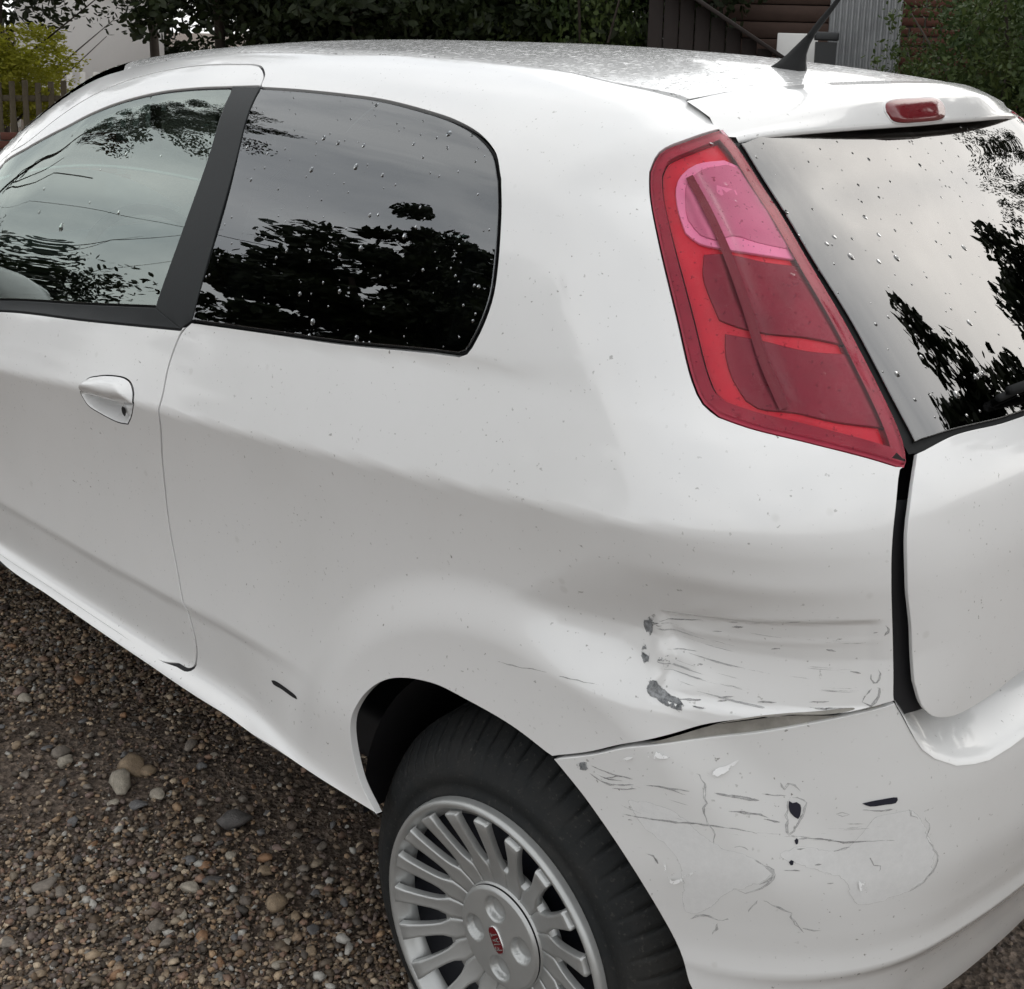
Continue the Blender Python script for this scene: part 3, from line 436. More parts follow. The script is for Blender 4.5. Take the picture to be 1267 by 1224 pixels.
# ---------------------------------------------------------------- materials
class NT:
    def __init__(s, name):
        s.m = bpy.data.materials.new(name); s.m.use_nodes = True; s.t = s.m.node_tree; s.t.nodes.clear()
        s.out = s.n('ShaderNodeOutputMaterial')
    def n(s, t, inp=None, **k):
        n = s.t.nodes.new(t)
        for a, b in k.items(): setattr(n, a, b)
        for a, b in (inp or {}).items(): s.set(n.inputs[a], b)
        return n
    def set(s, sock, v):
        if isinstance(v, bpy.types.NodeSocket): s.t.links.new(v, sock)
        elif isinstance(v, (tuple, list)) and len(v) == 3 and sock.type == 'RGBA': sock.default_value = (*v, 1)
        else: sock.default_value = v
    def noise(s, scale, detail=3, rough=.55, vec=None, dist=0.0):
        return s.n('ShaderNodeTexNoise', {'Scale': scale, 'Detail': detail, 'Roughness': rough, 'Distortion': dist, **({'Vector': vec} if vec is not None else {})}).outputs[0]
    def ramp(s, fac, *stops):
        r = s.n('ShaderNodeValToRGB', {0: fac}); e = r.color_ramp.elements
        while len(e) < len(stops): e.new(.5)
        for el, (p, c) in zip(e, stops): el.position = p; el.color = (*c, 1) if isinstance(c, (tuple, list)) else (c, c, c, 1)
        return r.outputs[0]
    def mix(s, f, a, b): 
        m = s.n('ShaderNodeMix', data_type='RGBA'); s.set(m.inputs[0], f); s.set(m.inputs[6], a); s.set(m.inputs[7], b); return m.outputs[2]
    def math(s, op, a, b=0.0, clamp=False):
        m = s.n('ShaderNodeMath', operation=op, use_clamp=clamp); s.set(m.inputs[0], a); s.set(m.inputs[1], b); return m.outputs[0]
    def bump(s, h, strength, dist=.01, normal=None):
        return s.n('ShaderNodeBump', {'Strength': strength, 'Distance': dist, 'Height': h, **({'Normal': normal} if normal is not None else {})}).outputs[0]
    def coord(s, scale=(1, 1, 1), rot=(0, 0, 0)):
        tc = s.n('ShaderNodeTexCoord'); return s.n('ShaderNodeMapping', {0: tc.outputs['Object'], 'Scale': scale, 'Rotation': rot}).outputs[0]
    def bsdf(s, color, rough, **k):
        b = s.n('ShaderNodeBsdfPrincipled'); s.set(b.inputs['Base Color'], color); s.set(b.inputs['Roughness'], rough)
        for a, v in k.items(): s.set(b.inputs[a.replace('_', ' ')], v)
        return b.outputs[0]
    def done(s, sh): s.t.links.new(sh, s.out.inputs[0]); return s.m
def droplets(t, co, scale, thr, amount):
    """sparse round water beads: 1 inside a bead, falling to 0 at its rim"""
    v = t.n('ShaderNodeTexVoronoi', {'Vector': co, 'Scale': scale, 'Randomness': 1.0}); 
    sep = t.n('ShaderNodeSeparateColor', {0: v.outputs['Color']})
    pick = t.math('GREATER_THAN', sep.outputs[0], 1-amount)
    size = t.math('MULTIPLY', sep.outputs[1], thr); size = t.math('ADD', size, thr*.35)
    h = t.math('SUBTRACT', 1.0, t.math('DIVIDE', v.outputs['Distance'], size), clamp=True)
    return t.math('MULTIPLY', h, pick)
def mat_paint(name, base=(.735, .735, .725), wet=0.0, dirt=1.0):
    t = NT(name); co = t.coord()
    film = t.noise(3.0, 5, .6, co); specks = t.noise(150, 2, .5, co); sp2 = t.noise(11, 3, .5, co)
    c = t.mix(t.math('MULTIPLY', t.ramp(film, (.40, 0), (.75, 1)), .22*dirt), base, (.56, .56, .54))
    sm = t.math('MULTIPLY', t.ramp(specks, (.69, 0), (.745, 1)), t.ramp(sp2, (.40, .15), (.65, 1)))
    c = t.mix(t.math('MULTIPLY', sm, .8*dirt), c, (.17, .165, .15))
    spl = droplets(t, co, 26, .16, .16)
    c = t.mix(t.math('MULTIPLY', t.ramp(spl, (.05, 0), (.5, 1)), .16*dirt), c, (.35, .34, .31))
    rough = t.math('ADD', t.math('MULTIPLY', film, .10), .20)
    k = dict(Coat_Weight=.8, Coat_Roughness=.06, Specular_IOR_Level=.5)
    if wet:
        d = droplets(t, t.coord((1, .5, 1)), 190, .42, .8); nb = t.bump(d, .5, .0015)
        d2 = droplets(t, t.coord((1, .4, 1), (.3, .2, .5)), 90, .36, .5); nb = t.bump(d2, .6, .003, nb)
        c = t.mix(t.math('MULTIPLY', t.ramp(d2, (0, 0), (.12, 1), (.4, .2)), .35), c, (.42, .41, .39))
        k['Coat_Normal'] = nb; k['Normal'] = nb
    return t.done(t.bsdf(c, rough, **k))
def mat_plain(name, c, rough=.5, nz=0.0, scale=40, bump=0.0, **k):
    t = NT(name); co = t.coord(); f = t.noise(scale, 4, .6, co)
    col = t.mix(t.math('MULTIPLY', f, nz), c, tuple(x*.35 for x in c)) if nz else c
    if bump: k['Normal'] = t.bump(f, bump, .004)
    return t.done(t.bsdf(col, rough, **k))
def mat_glass(name, tint, ior, drops=1.0, dust=.02, scale=30, amount=.12, gloss=(1, 1, 1)):
    t = NT(name); co = t.coord()
    d = droplets(t, co, scale, .20, amount); d2 = droplets(t, t.coord((1, 1, 1), (.4, .9, .2)), scale*2.2, .20, amount*.8)
    wav = t.noise(2.2, 2, .5, co)
    nb = t.bump(t.math('ADD', d, d2), .85*drops, .010, t.bump(wav, .010, .05))
    fr = t.n('ShaderNodeFresnel', {'IOR': ior, 'Normal': nb}).outputs[0]
    gl = t.n('ShaderNodeBsdfGlossy', {'Color': gloss, 'Roughness': .0, 'Normal': nb}).outputs[0]
    tr = t.n('ShaderNodeBsdfTransparent', {'Color': tint}).outputs[0]
    beads = t.ramp(t.math('MAXIMUM', d, d2), (.12, 0), (.5, 1))
    df = t.n('ShaderNodeBsdfDiffuse', {'Color': (.05, .052, .052)}).outputs[0]
    dm = t.math('ADD', t.math('MULTIPLY', t.ramp(t.noise(5, 6, .65, co), (.45, 0), (.8, 1)), dust), t.math('MULTIPLY', beads, .75*drops), True)
    a = t.n('ShaderNodeMixShader', {0: dm, 1: tr, 2: df}).outputs[0]
    fr = t.math('MULTIPLY', fr, t.math('SUBTRACT', 1.0, t.math('MULTIPLY', beads, .65*drops)))
    return t.done(t.n('ShaderNodeMixShader', {0: fr, 1: a, 2: gl}).outputs[0])
def mat_lens(name, tint, ior=1.32):
    t = NT(name); co = t.coord(); f = t.noise(9, 5, .65, co); sp = t.ramp(t.noise(170, 2, .5, co), (.64, 0), (.72, 1))
    d = droplets(t, co, 55, .22, .22)
    nb = t.bump(d, .5, .005)
    fr = t.n('ShaderNodeFresnel', {'IOR': ior, 'Normal': nb}).outputs[0]
    gl = t.n('ShaderNodeBsdfGlossy', {'Color': (1, 1, 1), 'Roughness': .06, 'Normal': nb}).outputs[0]
    tr = t.n('ShaderNodeBsdfTransparent', {'Color': tint}).outputs[0]
    df = t.n('ShaderNodeBsdfDiffuse', {'Color': (.16, .02, .035)}).outputs[0]
    dm = t.math('ADD', t.math('MULTIPLY', t.ramp(f, (.4, 0), (.75, 1)), .10), t.math('MULTIPLY', sp, .55), True)
    a = t.n('ShaderNodeMixShader', {0: dm, 1: tr, 2: df}).outputs[0]
    return t.done(t.n('ShaderNodeMixShader', {0: fr, 1: a, 2: gl}).outputs[0])
def mat_mark(name, c, rough, cover=.5, scale=60, stretch=(1, 1, 1), soft=.10, c2=None):
    """scraped colour, eaten away towards its edge by noise so that the paint shows through"""
    t = NT(name); f = t.noise(scale, 6, .72, t.coord(stretch)); e = t.n('ShaderNodeAttribute', attribute_name='edge', attribute_type='GEOMETRY').outputs['Fac']
    k = t.math('ADD', t.math('MULTIPLY', e, .75), t.math('MULTIPLY', t.math('SUBTRACT', f, .5), 1.6))
    a = t.ramp(k, (cover-soft, 0), (cover+soft, 1))
    col = t.mix(t.ramp(t.noise(130, 5, .75, t.coord()), (.36, 0), (.66, 1)), c, c2 or tuple(min(1, x*2.6+.04) for x in c))
    b = t.bsdf(col, rough); tr = t.n('ShaderNodeBsdfTransparent').outputs[0]
    return t.done(t.n('ShaderNodeMixShader', {0: a, 1: tr, 2: b}).outputs[0])
# ---------------------------------------------------------------- the car
PAINT = mat_paint('white_paint', (.732, .734, .733)); PAINT_R = mat_paint('white_paint_wet', (.732, .734, .733), wet=1.0); PAINT_B = mat_paint('white_bumper_paint', (.697, .699, .697), dirt=1.2)
GLASS_F = mat_glass('door_glass', (.42, .52, .50), 2.8, .6, .05, 26, .05, (.90, 1.0, .96))
GLASS_Q = mat_glass('quarter_glass', (.16, .17, .18), 2.2, 1.0, .02, 46, .24, (.94, .97, 1.0))
GLASS_R = mat_glass('rear_glass', (.12, .12, .12), 2.35, .9, .02, 46, .22)
BLACK = mat_plain('black_plastic', (.010, .0105, .011), .62, .3, 120, .1, Specular_IOR_Level=.22)
TRIM = mat_plain('grey_black_trim', (.022, .025, .027), .5, .3, 200, .05, Specular_IOR_Level=.25)
SHELL = mat_plain('dark_cavity', (.006, .006, .008), .7)
FABRIC = mat_plain('seat_fabric', (.05, .052, .055), .9, .4, 60)
def mat_rubber():
    t = NT('tyre_rubber'); co = t.coord(); f = t.noise(7, 6, .7, co); g_ = t.noise(160, 3, .6, co)
    c = t.mix(t.math('MULTIPLY', t.ramp(f, (.42, 0), (.70, 1)), .30), (.0095, .011, .0118), (.050, .045, .039)); c = t.mix(t.math('MULTIPLY', t.ramp(g_, (.60, 0), (.72, 1)), .5), c, (.07, .065, .058))
    return t.done(t.bsdf(c, .75, Normal=t.bump(g_, .25, .003), Specular_IOR_Level=.35))
RUBBER = mat_rubber()
SILVER = mat_plain('silver_plastic', (.50, .51, .505), .36, .45, 18, 0, Metallic=.55)
STEEL = mat_plain('dark_wheel_steel', (.012, .014, .024), .5, .3, 30)
car = empty('hatchback_car')
tag(car, 'dented white three-door hatchback parked on the gravel', 'car')
# quarter panel with the crash dent
quarter = panel('rear_quarter_panel', 'quarter', PAINT, car, gap=.0028, rim=.0006, res=.0115, fine=[(.10, .60, -.36, .16, .009), (.235, .475, -.20, .04, .0045)])
tag(quarter, 'dented and scraped white rear quarter panel')
door = panel('door', 'door', PAINT, car, gap=.0032, rim=.0006, res=.008, holes=('handle',))
def bowl(Q, r): d_ = edge_dist(Q, r); lk = np.exp(-(np.linalg.norm(Q-np.asarray(RINGS['keyhole'][0]).mean(0), axis=1)/.016)**4); return -.030*sst(d_/.012)*(1-.75*lk)
h = panel('handle_recess', 'handle', PAINT, door, res=.004, gap=.0022, off=bowl, flange=0, step=.004)
def gripf(Q, r): return .002+.019*sst(edge_dist(Q, r)/.016)**.7
h = panel('door_handle', 'grip', PAINT, door, res=.004, gap=.0024, off=gripf, flange=.006, step=.004)
sheet('keyhole', RINGS['keyhole'][0][:-1], SHELL, door, off=-.0045, res=.003, step=.002)
panel('door_frame', 'door_frame', PAINT, door)
panel('pillar_trim', 'pillar', TRIM, door, gap=.0012)
panel('belt_strip', 'belt', TRIM, door, gap=.001)
panel('door_window', 'front_glass', GLASS_F, door, gap=.004, off=-.003, flange=.004)
w = panel('quarter_window', 'quarter_glass', GLASS_Q, car, gap=.0035, off=.0005, flange=.004)
# dark seal behind the side windows' rims
def rim_strip(name, ring, mat, parent, mode='body', wdt=.010, off=-.006, inset=.0):
    r = ring_pts(RINGS[ring], .01); a = inset_ring(r, inset); b = inset_ring(r, wdt+inset); n = len(r)
    A, NA = from_chart(a, mode, off); B, NB = from_chart(b, mode, off)
    Fc = [(i, (i+1) % n, n+(i+1) % n, n+i) for i in range(n)]
    nn = np.cross((A[1]-A[0]), (B[0]-A[0]))
    if np.dot(nn, NA[0]) < 0: Fc = [f[::-1] for f in Fc]
    return mesh(name, np.vstack([A, B]), Fc, mat, parent, True, np.vstack([NA, NB]))
rim_strip('window_seal', 'quarter_glass', BLACK, w)
rim_strip('window_seal', 'front_glass', BLACK, door, wdt=.012, off=-.010)
# dark gaskets that line the panel gaps
rim_strip('door_gasket', 'door', SHELL, door, wdt=.014, off=-.0050, inset=-.007)
rim_strip('door_gasket', 'door_frame', SHELL, door, wdt=.014, off=-.0050, inset=-.007)
def gasket(name, seg, parent, hw=.006, off=-.0045, mode='body'):
    c = catmull(seg, .01); t_ = np.gradient(c, axis=0); t_ /= np.linalg.norm(t_, axis=1)[:, None]; n_ = np.stack([-t_[:, 1], t_[:, 0]], -1)
    A, N = from_chart(c+n_*hw, mode, off); B, _ = from_chart(c-n_*hw, mode, off); m_ = len(c)
    Fc = [(i, i+1, m_+i+1, m_+i) for i in range(m_-1)]
    if np.dot(np.cross(A[1]-A[0], B[0]-A[0]), N[0]) < 0: Fc = [f[::-1] for f in Fc]
    return mesh(name, np.vstack([A, B]), Fc, SHELL, parent, True, np.vstack([N, N]))
for k in (10, 11): gasket('roof_gasket', RINGS['quarter'][k], quarter)
# roof, spoiler, tailgate
def height_grid(name, Xf, u0, u1, nu, nv, mat, mode):
    U, Vv = np.meshgrid(np.linspace(u0, u1, nu), np.linspace(-1, 1, nv), indexing='ij'); X, Y = Xf(U.ravel(), Vv.ravel())
    P = np.stack([X, Y, z_surf(X, Y, mode)], -1); N = grad(P, mode)
    idx = np.arange(nu*nv).reshape(nu, nv); rimi = np.concatenate([idx[:, 0], idx[-1, 1:], idx[::-1, -1][1:], idx[0, ::-1][1:-1]])
    Fc = [(i*nv+j, (i+1)*nv+j, (i+1)*nv+j+1, i*nv+j+1) for i in range(nu-1) for j in range(nv-1)]
    nb = len(rimi); base = len(P); D_ = P[rimi]-N[rimi]*.012
    Fc += [(rimi[i], base+i, base+(i+1) % nb, rimi[(i+1) % nb]) for i in range(nb)]
    P2 = np.vstack([P, D_]); c_ = P.mean(0); o_ = P[rimi]-c_; o_[:, 2] = 0; o_ /= np.linalg.norm(o_, axis=1)[:, None]
    return mesh(name, P2, Fc, mat, car, True, np.vstack([N, o_]))
_re = np.asarray(RINGS['roof_edge'][0]); _re = _re[np.argsort(_re[:, 0])]; edge_y = pch(_re[:, 0], -_re[:, 1])
seam_x = pch([0, .16, .307, .435, .56], [.107, .101, .088, .0755, .064])
def roof_xy(u, v):
    x0 = -1.82+.40*v*v; x1 = seam_x(np.abs(v)*.53); x = x0+(x1-x0)*u; w_ = edge_y(x)-.0025
    return x, np.where(v < 0, v*w_, v*w_*.85)
roof = height_grid('roof', roof_xy, 0, 1, 90, 44, PAINT_R, 'spoiler')
def screen_xy(u, v):
    x = -1.835+.40*v*v-u*.80; w_ = .503+.17*u
    return x, np.where(v < 0, v*w_, v*w_*.85)
height_grid('windscreen', screen_xy, 0, 1, 30, 30, GLASS_F, 'plain')
tailgate = panel('tailgate', 'tailgate', PAINT, car, res=.015, flange=.006, rim=.0008)
spy = [-.531, -.50, -.46, -.40, -.33, -.25, -.17, -.08, 0.0]
f_sx = pch([-.531, -.435, -.307, -.16, 0], [.0695, .078, .091, .104, .110]); f_sz = pch([-.531, -.435, -.307, -.16, 0], [1.4714, 1.4818, 1.4888, 1.4935, 1.4951])
f_cz = pch([-.54, -.49, -.40, -.284, -.177, 0], [1.436, 1.443, 1.453, 1.467, 1.474, 1.4755]); f_lz = pch([-.54, -.46, -.373, -.256, -.12, 0], [1.4185, 1.424, 1.427, 1.429, 1.430, 1.431])
def sp_section(y):
    ay = -abs(y); sx, sz = float(f_sx(ay)), float(f_sz(ay)); cx, cz = .188-.20*ay*ay, float(f_cz(ay)); lx, lz = .206-.20*ay*ay, float(f_lz(ay))
    p = [(sx, sz-.012), (sx, sz-.0015), (sx+.002, sz), (sx+(cx-sx)*.35, sz+(cz-sz)*.25+.0005), (sx+(cx-sx)*.70, sz+(cz-sz)*.58+.0012), (cx-.010, cz+.0042), (cx-.003, cz+.0006), (cx+.0025, cz-.006),
         (cx+(lx-cx)*.45, lz+(cz-lz)*.55), (lx-.002, lz+.010), (lx, lz+.002), (lx-.003, lz), (lx-.012, lz+.003), (lx-.055, lz+.012)]
    e_ = max(0., (-ay-.48)/.051)*.017
    return [(a, (y-e_*math.sin(math.pi*min(i, 10)/10)) if y < 0 else (y+e_*math.sin(math.pi*min(i, 10)/10))*.85, b-.12*e_) for i, (a, b) in enumerate(p)]
ys_ = [a for a in spy]+[-a for a in spy[:-1]][::-1]
fine_y = np.unique(np.concatenate([np.linspace(-.531, .531, 49)]))
spoiler = loft('spoiler', [sp_section(float(y)) for y in fine_y][::-1], PAINT, car)
b_ = empty('high_brake_light', (0, 0, 0), car)
def bl_pt(u, v, d):     # across, down the rear face of the spoiler
    y = -.105+u*.092; ay = abs(y); lx = .206-.2*y*y; lz = float(f_lz(-ay)); cz = float(f_cz(-ay)); cx = .188-.2*y*y
    f_ = .52+v*.40; return (cx+(lx-cx)*(1-f_)+d, y, lz+(cz-lz)*f_+.001)
lens = []; N_ = 40
outl = []
for i in range(N_):
    a = 2*math.pi*i/N_; ca, sa = math.cos(a), math.sin(a); u = math.copysign(abs(ca)**.45, ca); v = math.copysign(abs(sa)**.55, sa); outl.append((u*(1-.04*(v < 0)), v))
secs = [[bl_pt(u, v, -.004) for u, v in outl], [bl_pt(u, v, .003) for u, v in outl], [bl_pt(u*.985, v*.93, .0055) for u, v in outl], [bl_pt(u*.6, v*.5, .0065) for u, v in outl], [bl_pt(u*.02, v*.02, .0068) for u, v in outl]]
RED_L = mat_plain('brake_lens_red', (.16, .012, .018), .22, .3, 60, .02, Coat_Weight=.5)
loft('lens', secs, RED_L, b_, True)
loft('bezel', [[bl_pt(u*1.03, v*1.12, -.003) for u, v in outl], [bl_pt(u*1.03, v*1.12, .0022) for u, v in outl], [bl_pt(u, v, .0022) for u, v in outl]], PAINT, b_, True)
rw = panel('rear_window', 'rear_glass', GLASS_R, tailgate, res=.02, gap=.004, off=.001, flange=.006)
rim_strip('window_seal', 'rear_glass', BLACK, tailgate, wdt=.012, off=-.004, inset=-.006)  # seal round the glass; black top edge doubles as the spoiler's painted shadow
# tail lamps
LENS = mat_lens('red_lens', (.98, .74, .80), 1.28); 
L_BASE = mat_plain('lamp_deep_red', (.62, .016, .060), .35, .5, 16); L_BRIGHT = mat_plain('lamp_bright_red', (.85, .014, .045), .3, .75, 16)
L_RIM = mat_plain('lamp_crimson_rim', (.48, .016, .055), .35, .8, 22); L_PINK = mat_plain('lamp_pink', (1.0, .46, .70), .3, .15, 20); L_ROSE = mat_plain('lamp_rose_prism', (.74, .30, .46), .35, .3, 30)
L_BOWL = mat_plain('lamp_grey_bowl', (.30, .030, .055), .25, .9, 14, .1, Metallic=.3); L_RIB_SHADE = mat_plain('lamp_rib_shade', (.16, .010, .02), .3, .2, 30)
CLEAR = mat_lens('red_lens_clear', (.95, .52, .60))
def tail_lamp(mirror):
    lamp = empty('tail_lamp', (0, 0, 0), car)
    rib = np.asarray(RINGS['lamp_rib'][0]); ribs = catmull(rib, .004)
    def lf(Q, r):
        d = line_dist(Q, ribs); return .001+.005*sst(edge_dist(Q, r)/.022)+.0065*np.exp(-(d/.0055)**2)-.002*np.exp(-((d-.013)/.006)**2)
    kw = dict(mirror=mirror)
    panel('lens', 'lamp', LENS, lamp, res=.0065 if not mirror else .02, gap=.0022, off=lf, flange=.010, step=.006, **kw)
    panel('housing', 'lamp', L_BASE, lamp, res=.02, gap=.001, off=-.0135, flange=.006, step=.012, **kw)
    panel('bright_band', inset_segs('lamp', .0125), L_BRIGHT, lamp, res=.02, gap=0, off=-.0115, flange=.003, step=.012, **kw)
    if not mirror: rim_strip('lamp_rim', 'lamp', L_RIM, lamp, 'body', .012, -.0035, -.0008)
    def dish(dp): return lambda Q, r: -.0075-dp*sst(edge_dist(Q, r)/.04)
    panel('reflector_bowl', 'lamp_bowl', L_BOWL, lamp, res=.010, gap=.001, off=dish(.0035), flange=.006, **kw)
    panel('reflector_bowl', 'lamp_bowl_low', L_BOWL, lamp, res=.010, gap=.001, off=dish(.0035), flange=.006, **kw)
    panel('reverse_light', 'lamp_reverse', L_PINK, lamp, res=.02, gap=0, off=-.0068, flange=.004, **kw)
    panel('reverse_prism', 'lamp_reverse_in', L_ROSE, lamp, res=.010, gap=0, off=lambda Q, r: -.0050-.0015*sst(edge_dist(Q, r)/.03)+.0006*np.sin(Q[:, 1]*900), flange=.004, **kw)
    if not mirror: gasket('rib_shade_strip', RINGS['lamp_rib'][0], lamp, .0042, -.0025).data.materials[0] = L_RIB_SHADE  # dark strip below the lens: the raised rib's shadow line put into colour
    return lamp
def inset_segs(ring, d):
    r = inset_ring(ring_pts(RINGS[ring], .012), d); return [np.vstack([r, r[:1]]).tolist()]
tl = tail_lamp(False); tail_lamp(True)
bumper = panel('rear_bumper', 'bumper', PAINT_B, car, mode='bumper', res=.016, flange=.016)
tag(bumper, 'cracked and scraped white rear bumper')
_E = np.array(PTS['ledge']); _n = np.linspace(-1, 1, len(_E)); rows = []
for dx, dz in ((.0015, -.004), (-.001, .001), (-.006, .0055), (-.014, .0095), (-.030, .016), (-.050, .028), (-.075, .048), (-.10, .075)):
    k_ = np.minimum(1, np.minimum(np.arange(len(_E)), np.arange(len(_E))[::-1])/4.0)*.75+.25
    ang = np.clip(_E[:, 1]/.62, -1, 1)*.75        # inward direction turns with the plan curve
    rows.append(np.stack([_E[:, 0]+dx*np.cos(ang), _E[:, 1]+dx*np.sin(ang), _E[:, 2]+dz*k_], -1))
loft('load_ledge', rows, PAINT_B, bumper)
# right-hand side (far side of the car, undamaged)
panel('rear_quarter_panel', 'quarter', PAINT, car, mode='plain', res=.035, step=.015, mirror=True)
panel('door', 'door', PAINT, car, mode='plain', res=.04, step=.02, mirror=True)
panel('door_frame', 'door_frame', PAINT, car, mode='plain', res=.04, step=.02, mirror=True)
panel('pillar_trim', 'pillar', TRIM, car, mode='plain', res=.04, step=.02, mirror=True)
panel('belt_strip', 'belt', TRIM, car, mode='plain', res=.04, step=.02, mirror=True)
panel('door_window', 'front_glass', GLASS_F, car, mode='plain', res=.05, step=.02, mirror=True, off=-.003)
panel('quarter_window', 'quarter_glass', GLASS_Q, car, mode='plain', res=.05, step=.02, mirror=True)
# front wing and bonnet, seen only from beside
def chart_grid(name, s0, s1, v0, v1, ns, nv, mat, parent, mode='plain', off=0.0, keep=None, mirror=False):
    S, Vv = np.meshgrid(np.linspace(s0, s1, ns), np.linspace(v0, v1, nv), indexing='ij'); Q = np.stack([S.ravel(), Vv.ravel()], -1)
    P, N = from_chart(Q, mode, off); Fc = []
    ok = keep(P, Q) if keep is not None else np.ones(len(P), bool)
    for i in range(ns-1):
        for j in range(nv-1):
            q = (i*nv+j, (i+1)*nv+j, (i+1)*nv+j+1, i*nv+j+1)
            if all(ok[k] for k in q): Fc.append(q)
    if mirror: P = P*np.array([1, -.85, 1]); N = N*np.array([1, -1, 1]); Fc = [f[::-1] for f in Fc]
    return mesh(name, P, Fc, mat, parent, True, N)
def arch_cut(P, Q): return ((P[:, 0]+2.49)**2+(P[:, 2]-.34)**2 > .345**2)
for mi in (False, True):
    chart_grid('front_wing', -3.22, -1.915, -.36, .36, 60, 40, PAINT, car, 'plain', 0, arch_cut, mi)
    chart_grid('bonnet', -3.22, -2.53, .362, math.pi*.5*KP, 30, 24, PAINT, car, 'plain', 0, None, mi)
# dark inner shell behind the panel gaps
def shell_keep(P, Q):
    k = np.ones(len(P), bool)
    for rn in ('quarter_glass', 'front_glass', 'rear_glass'):
        k &= ~inside(Q, inset_ring(ring_pts(RINGS[rn], .03), .008))
    k &= (P[:, 2] > .78) | (P[:, 0] < .2)
    k &= ((P[:, 0]-.045)**2+(P[:, 2]-.36)**2 > .43**2) | (P[:, 0] > .45)
    return k
for mi in (False, True):
    chart_grid('inner_shell', -1.95, math.pi*.5*KT, -.49, .34, 170, 70, SHELL, car, 'plain', -.052, shell_keep, mi)
# black pillar showing in the tailgate gap
chart_grid('gap_filler', .38, .53, -.165, .07, 24, 30, SHELL, car, 'body', -.016)
# floor, wheel wells, seats
bevelled('floor_pan', (-1.35, .04, .30), (3.5, 1.25, .10), .02, SHELL, car)
bevelled('dashboard', (-1.95, .05, .85), (.35, 1.2, .30), .06, FABRIC, car)
def seat(x, y, w_=.48):
    s = bevelled('seat', (x, y, .86), (.14, w_, .62), .06, FABRIC, car, Matrix.Rotation(math.radians(14), 3, 'Y'), 4)
    bevelled('cushion', (x-.28, y, .58), (.52, w_, .16), .06, FABRIC, s, None, 4); bevelled('headrest', (x+.10, y, 1.26), (.09, .26, .18), .04, FABRIC, s, Matrix.Rotation(math.radians(10), 3, 'Y'), 4)
seat(-.98, -.33); seat(-.98, .36); seat(-.16, .02, 1.05)
def steering():
    V, Fc = [], []; n, m = 40, 8
    for i in range(n):
        a = 2*math.pi*i/n
        for j in range(m):
            b = 2*math.pi*j/m; r_ = .18+.014*math.cos(b); V.append(Vector((0, r_*math.cos(a), r_*math.sin(a)))+Vector((.014*math.sin(b), 0, 0)))
    for i in range(n):
        for j in range(m): Fc.append((i*m+j, ((i+1) % n)*m+j, ((i+1) % n)*m+(j+1) % m, i*m+(j+1) % m))
    R_ = Matrix.Rotation(math.radians(-25), 3, 'Y'); mesh('steering_wheel', [R_@v+Vector((-1.55, -.36, .95)) for v in V], Fc, BLACK, car)
steering()
def well(cx, side):
    V, Fc = lathe([(.352, .04), (.352, .36)], 40, True, math.radians(32), math.radians(183))
    V = V*np.array([1, 1, 1])+np.array([cx, -.80, .345])
    n = len(V); V2 = [tuple(v) for v in V]; c = len(V2); V2.append((cx, -.44, .345))
    for i in range(40): Fc.append((i*2+1, (i+1)*2+1, c))
    V2 = np.array(V2)
    if side > 0: V2 = V2*np.array([1, -.85, 1])
    mesh('wheel_well', V2, Fc, SHELL, car)
for cx in (.03, -2.49):
    for sd_ in (-1, 1): well(cx, sd_)
# wheel: tyre, hub cap, badge
def make_tyre():
    n_bl = 62; per = 7; n = n_bl*per; fr_ = [0, .02, .15, .17, .40, .62, .82]
    prof = [(.196, .030), (.2035, .002), (.209, .004), (.212, .007), (.222, .0075), (.2235, .0060), (.240, .0065), (.2415, .0085), (.258, .016), (.273, .032), (.285, .049), (.2915, .061), (.2965, .072), (.2985, .083), (.299, .103), (.299, .106), (.291, .107), (.291, .114), (.299, .115), (.300, .140), (.300, .143), (.292, .144), (.292, .151), (.300, .152), (.299, .19), (.292, .21), (.27, .225), (.22, .23)]
    cut = {9: .001, 10: .004, 11: .006, 12: .007, 13: .007, 14: .007, 15: .006, 18: .006, 19: .006, 20: .006}; push = {9: .0035, 10: .005, 11: .005, 12: .004}
    V = []; k = len(prof)
    for i in range(n):
        b_ = i % per; a = 2*math.pi*(i//per+fr_[b_])/n_bl; gr_ = b_ in (1, 2)
        for q, (r_, d_) in enumerate(prof):
            rr = r_-(cut.get(q, 0) if gr_ else 0); dd = d_+(push.get(q, 0) if gr_ else 0)
            aa = a+(.004*(q-10) if 10 <= q < 14 else .016 if q >= 14 else 0)
            V.append((rr*math.cos(aa), dd, rr*math.sin(aa)))
    Fc = []
    for i in range(n):
        j = (i+1) % n
        for q in range(k-1): Fc.append((i*k+q, j*k+q, j*k+q+1, i*k+q+1))
    return V, Fc
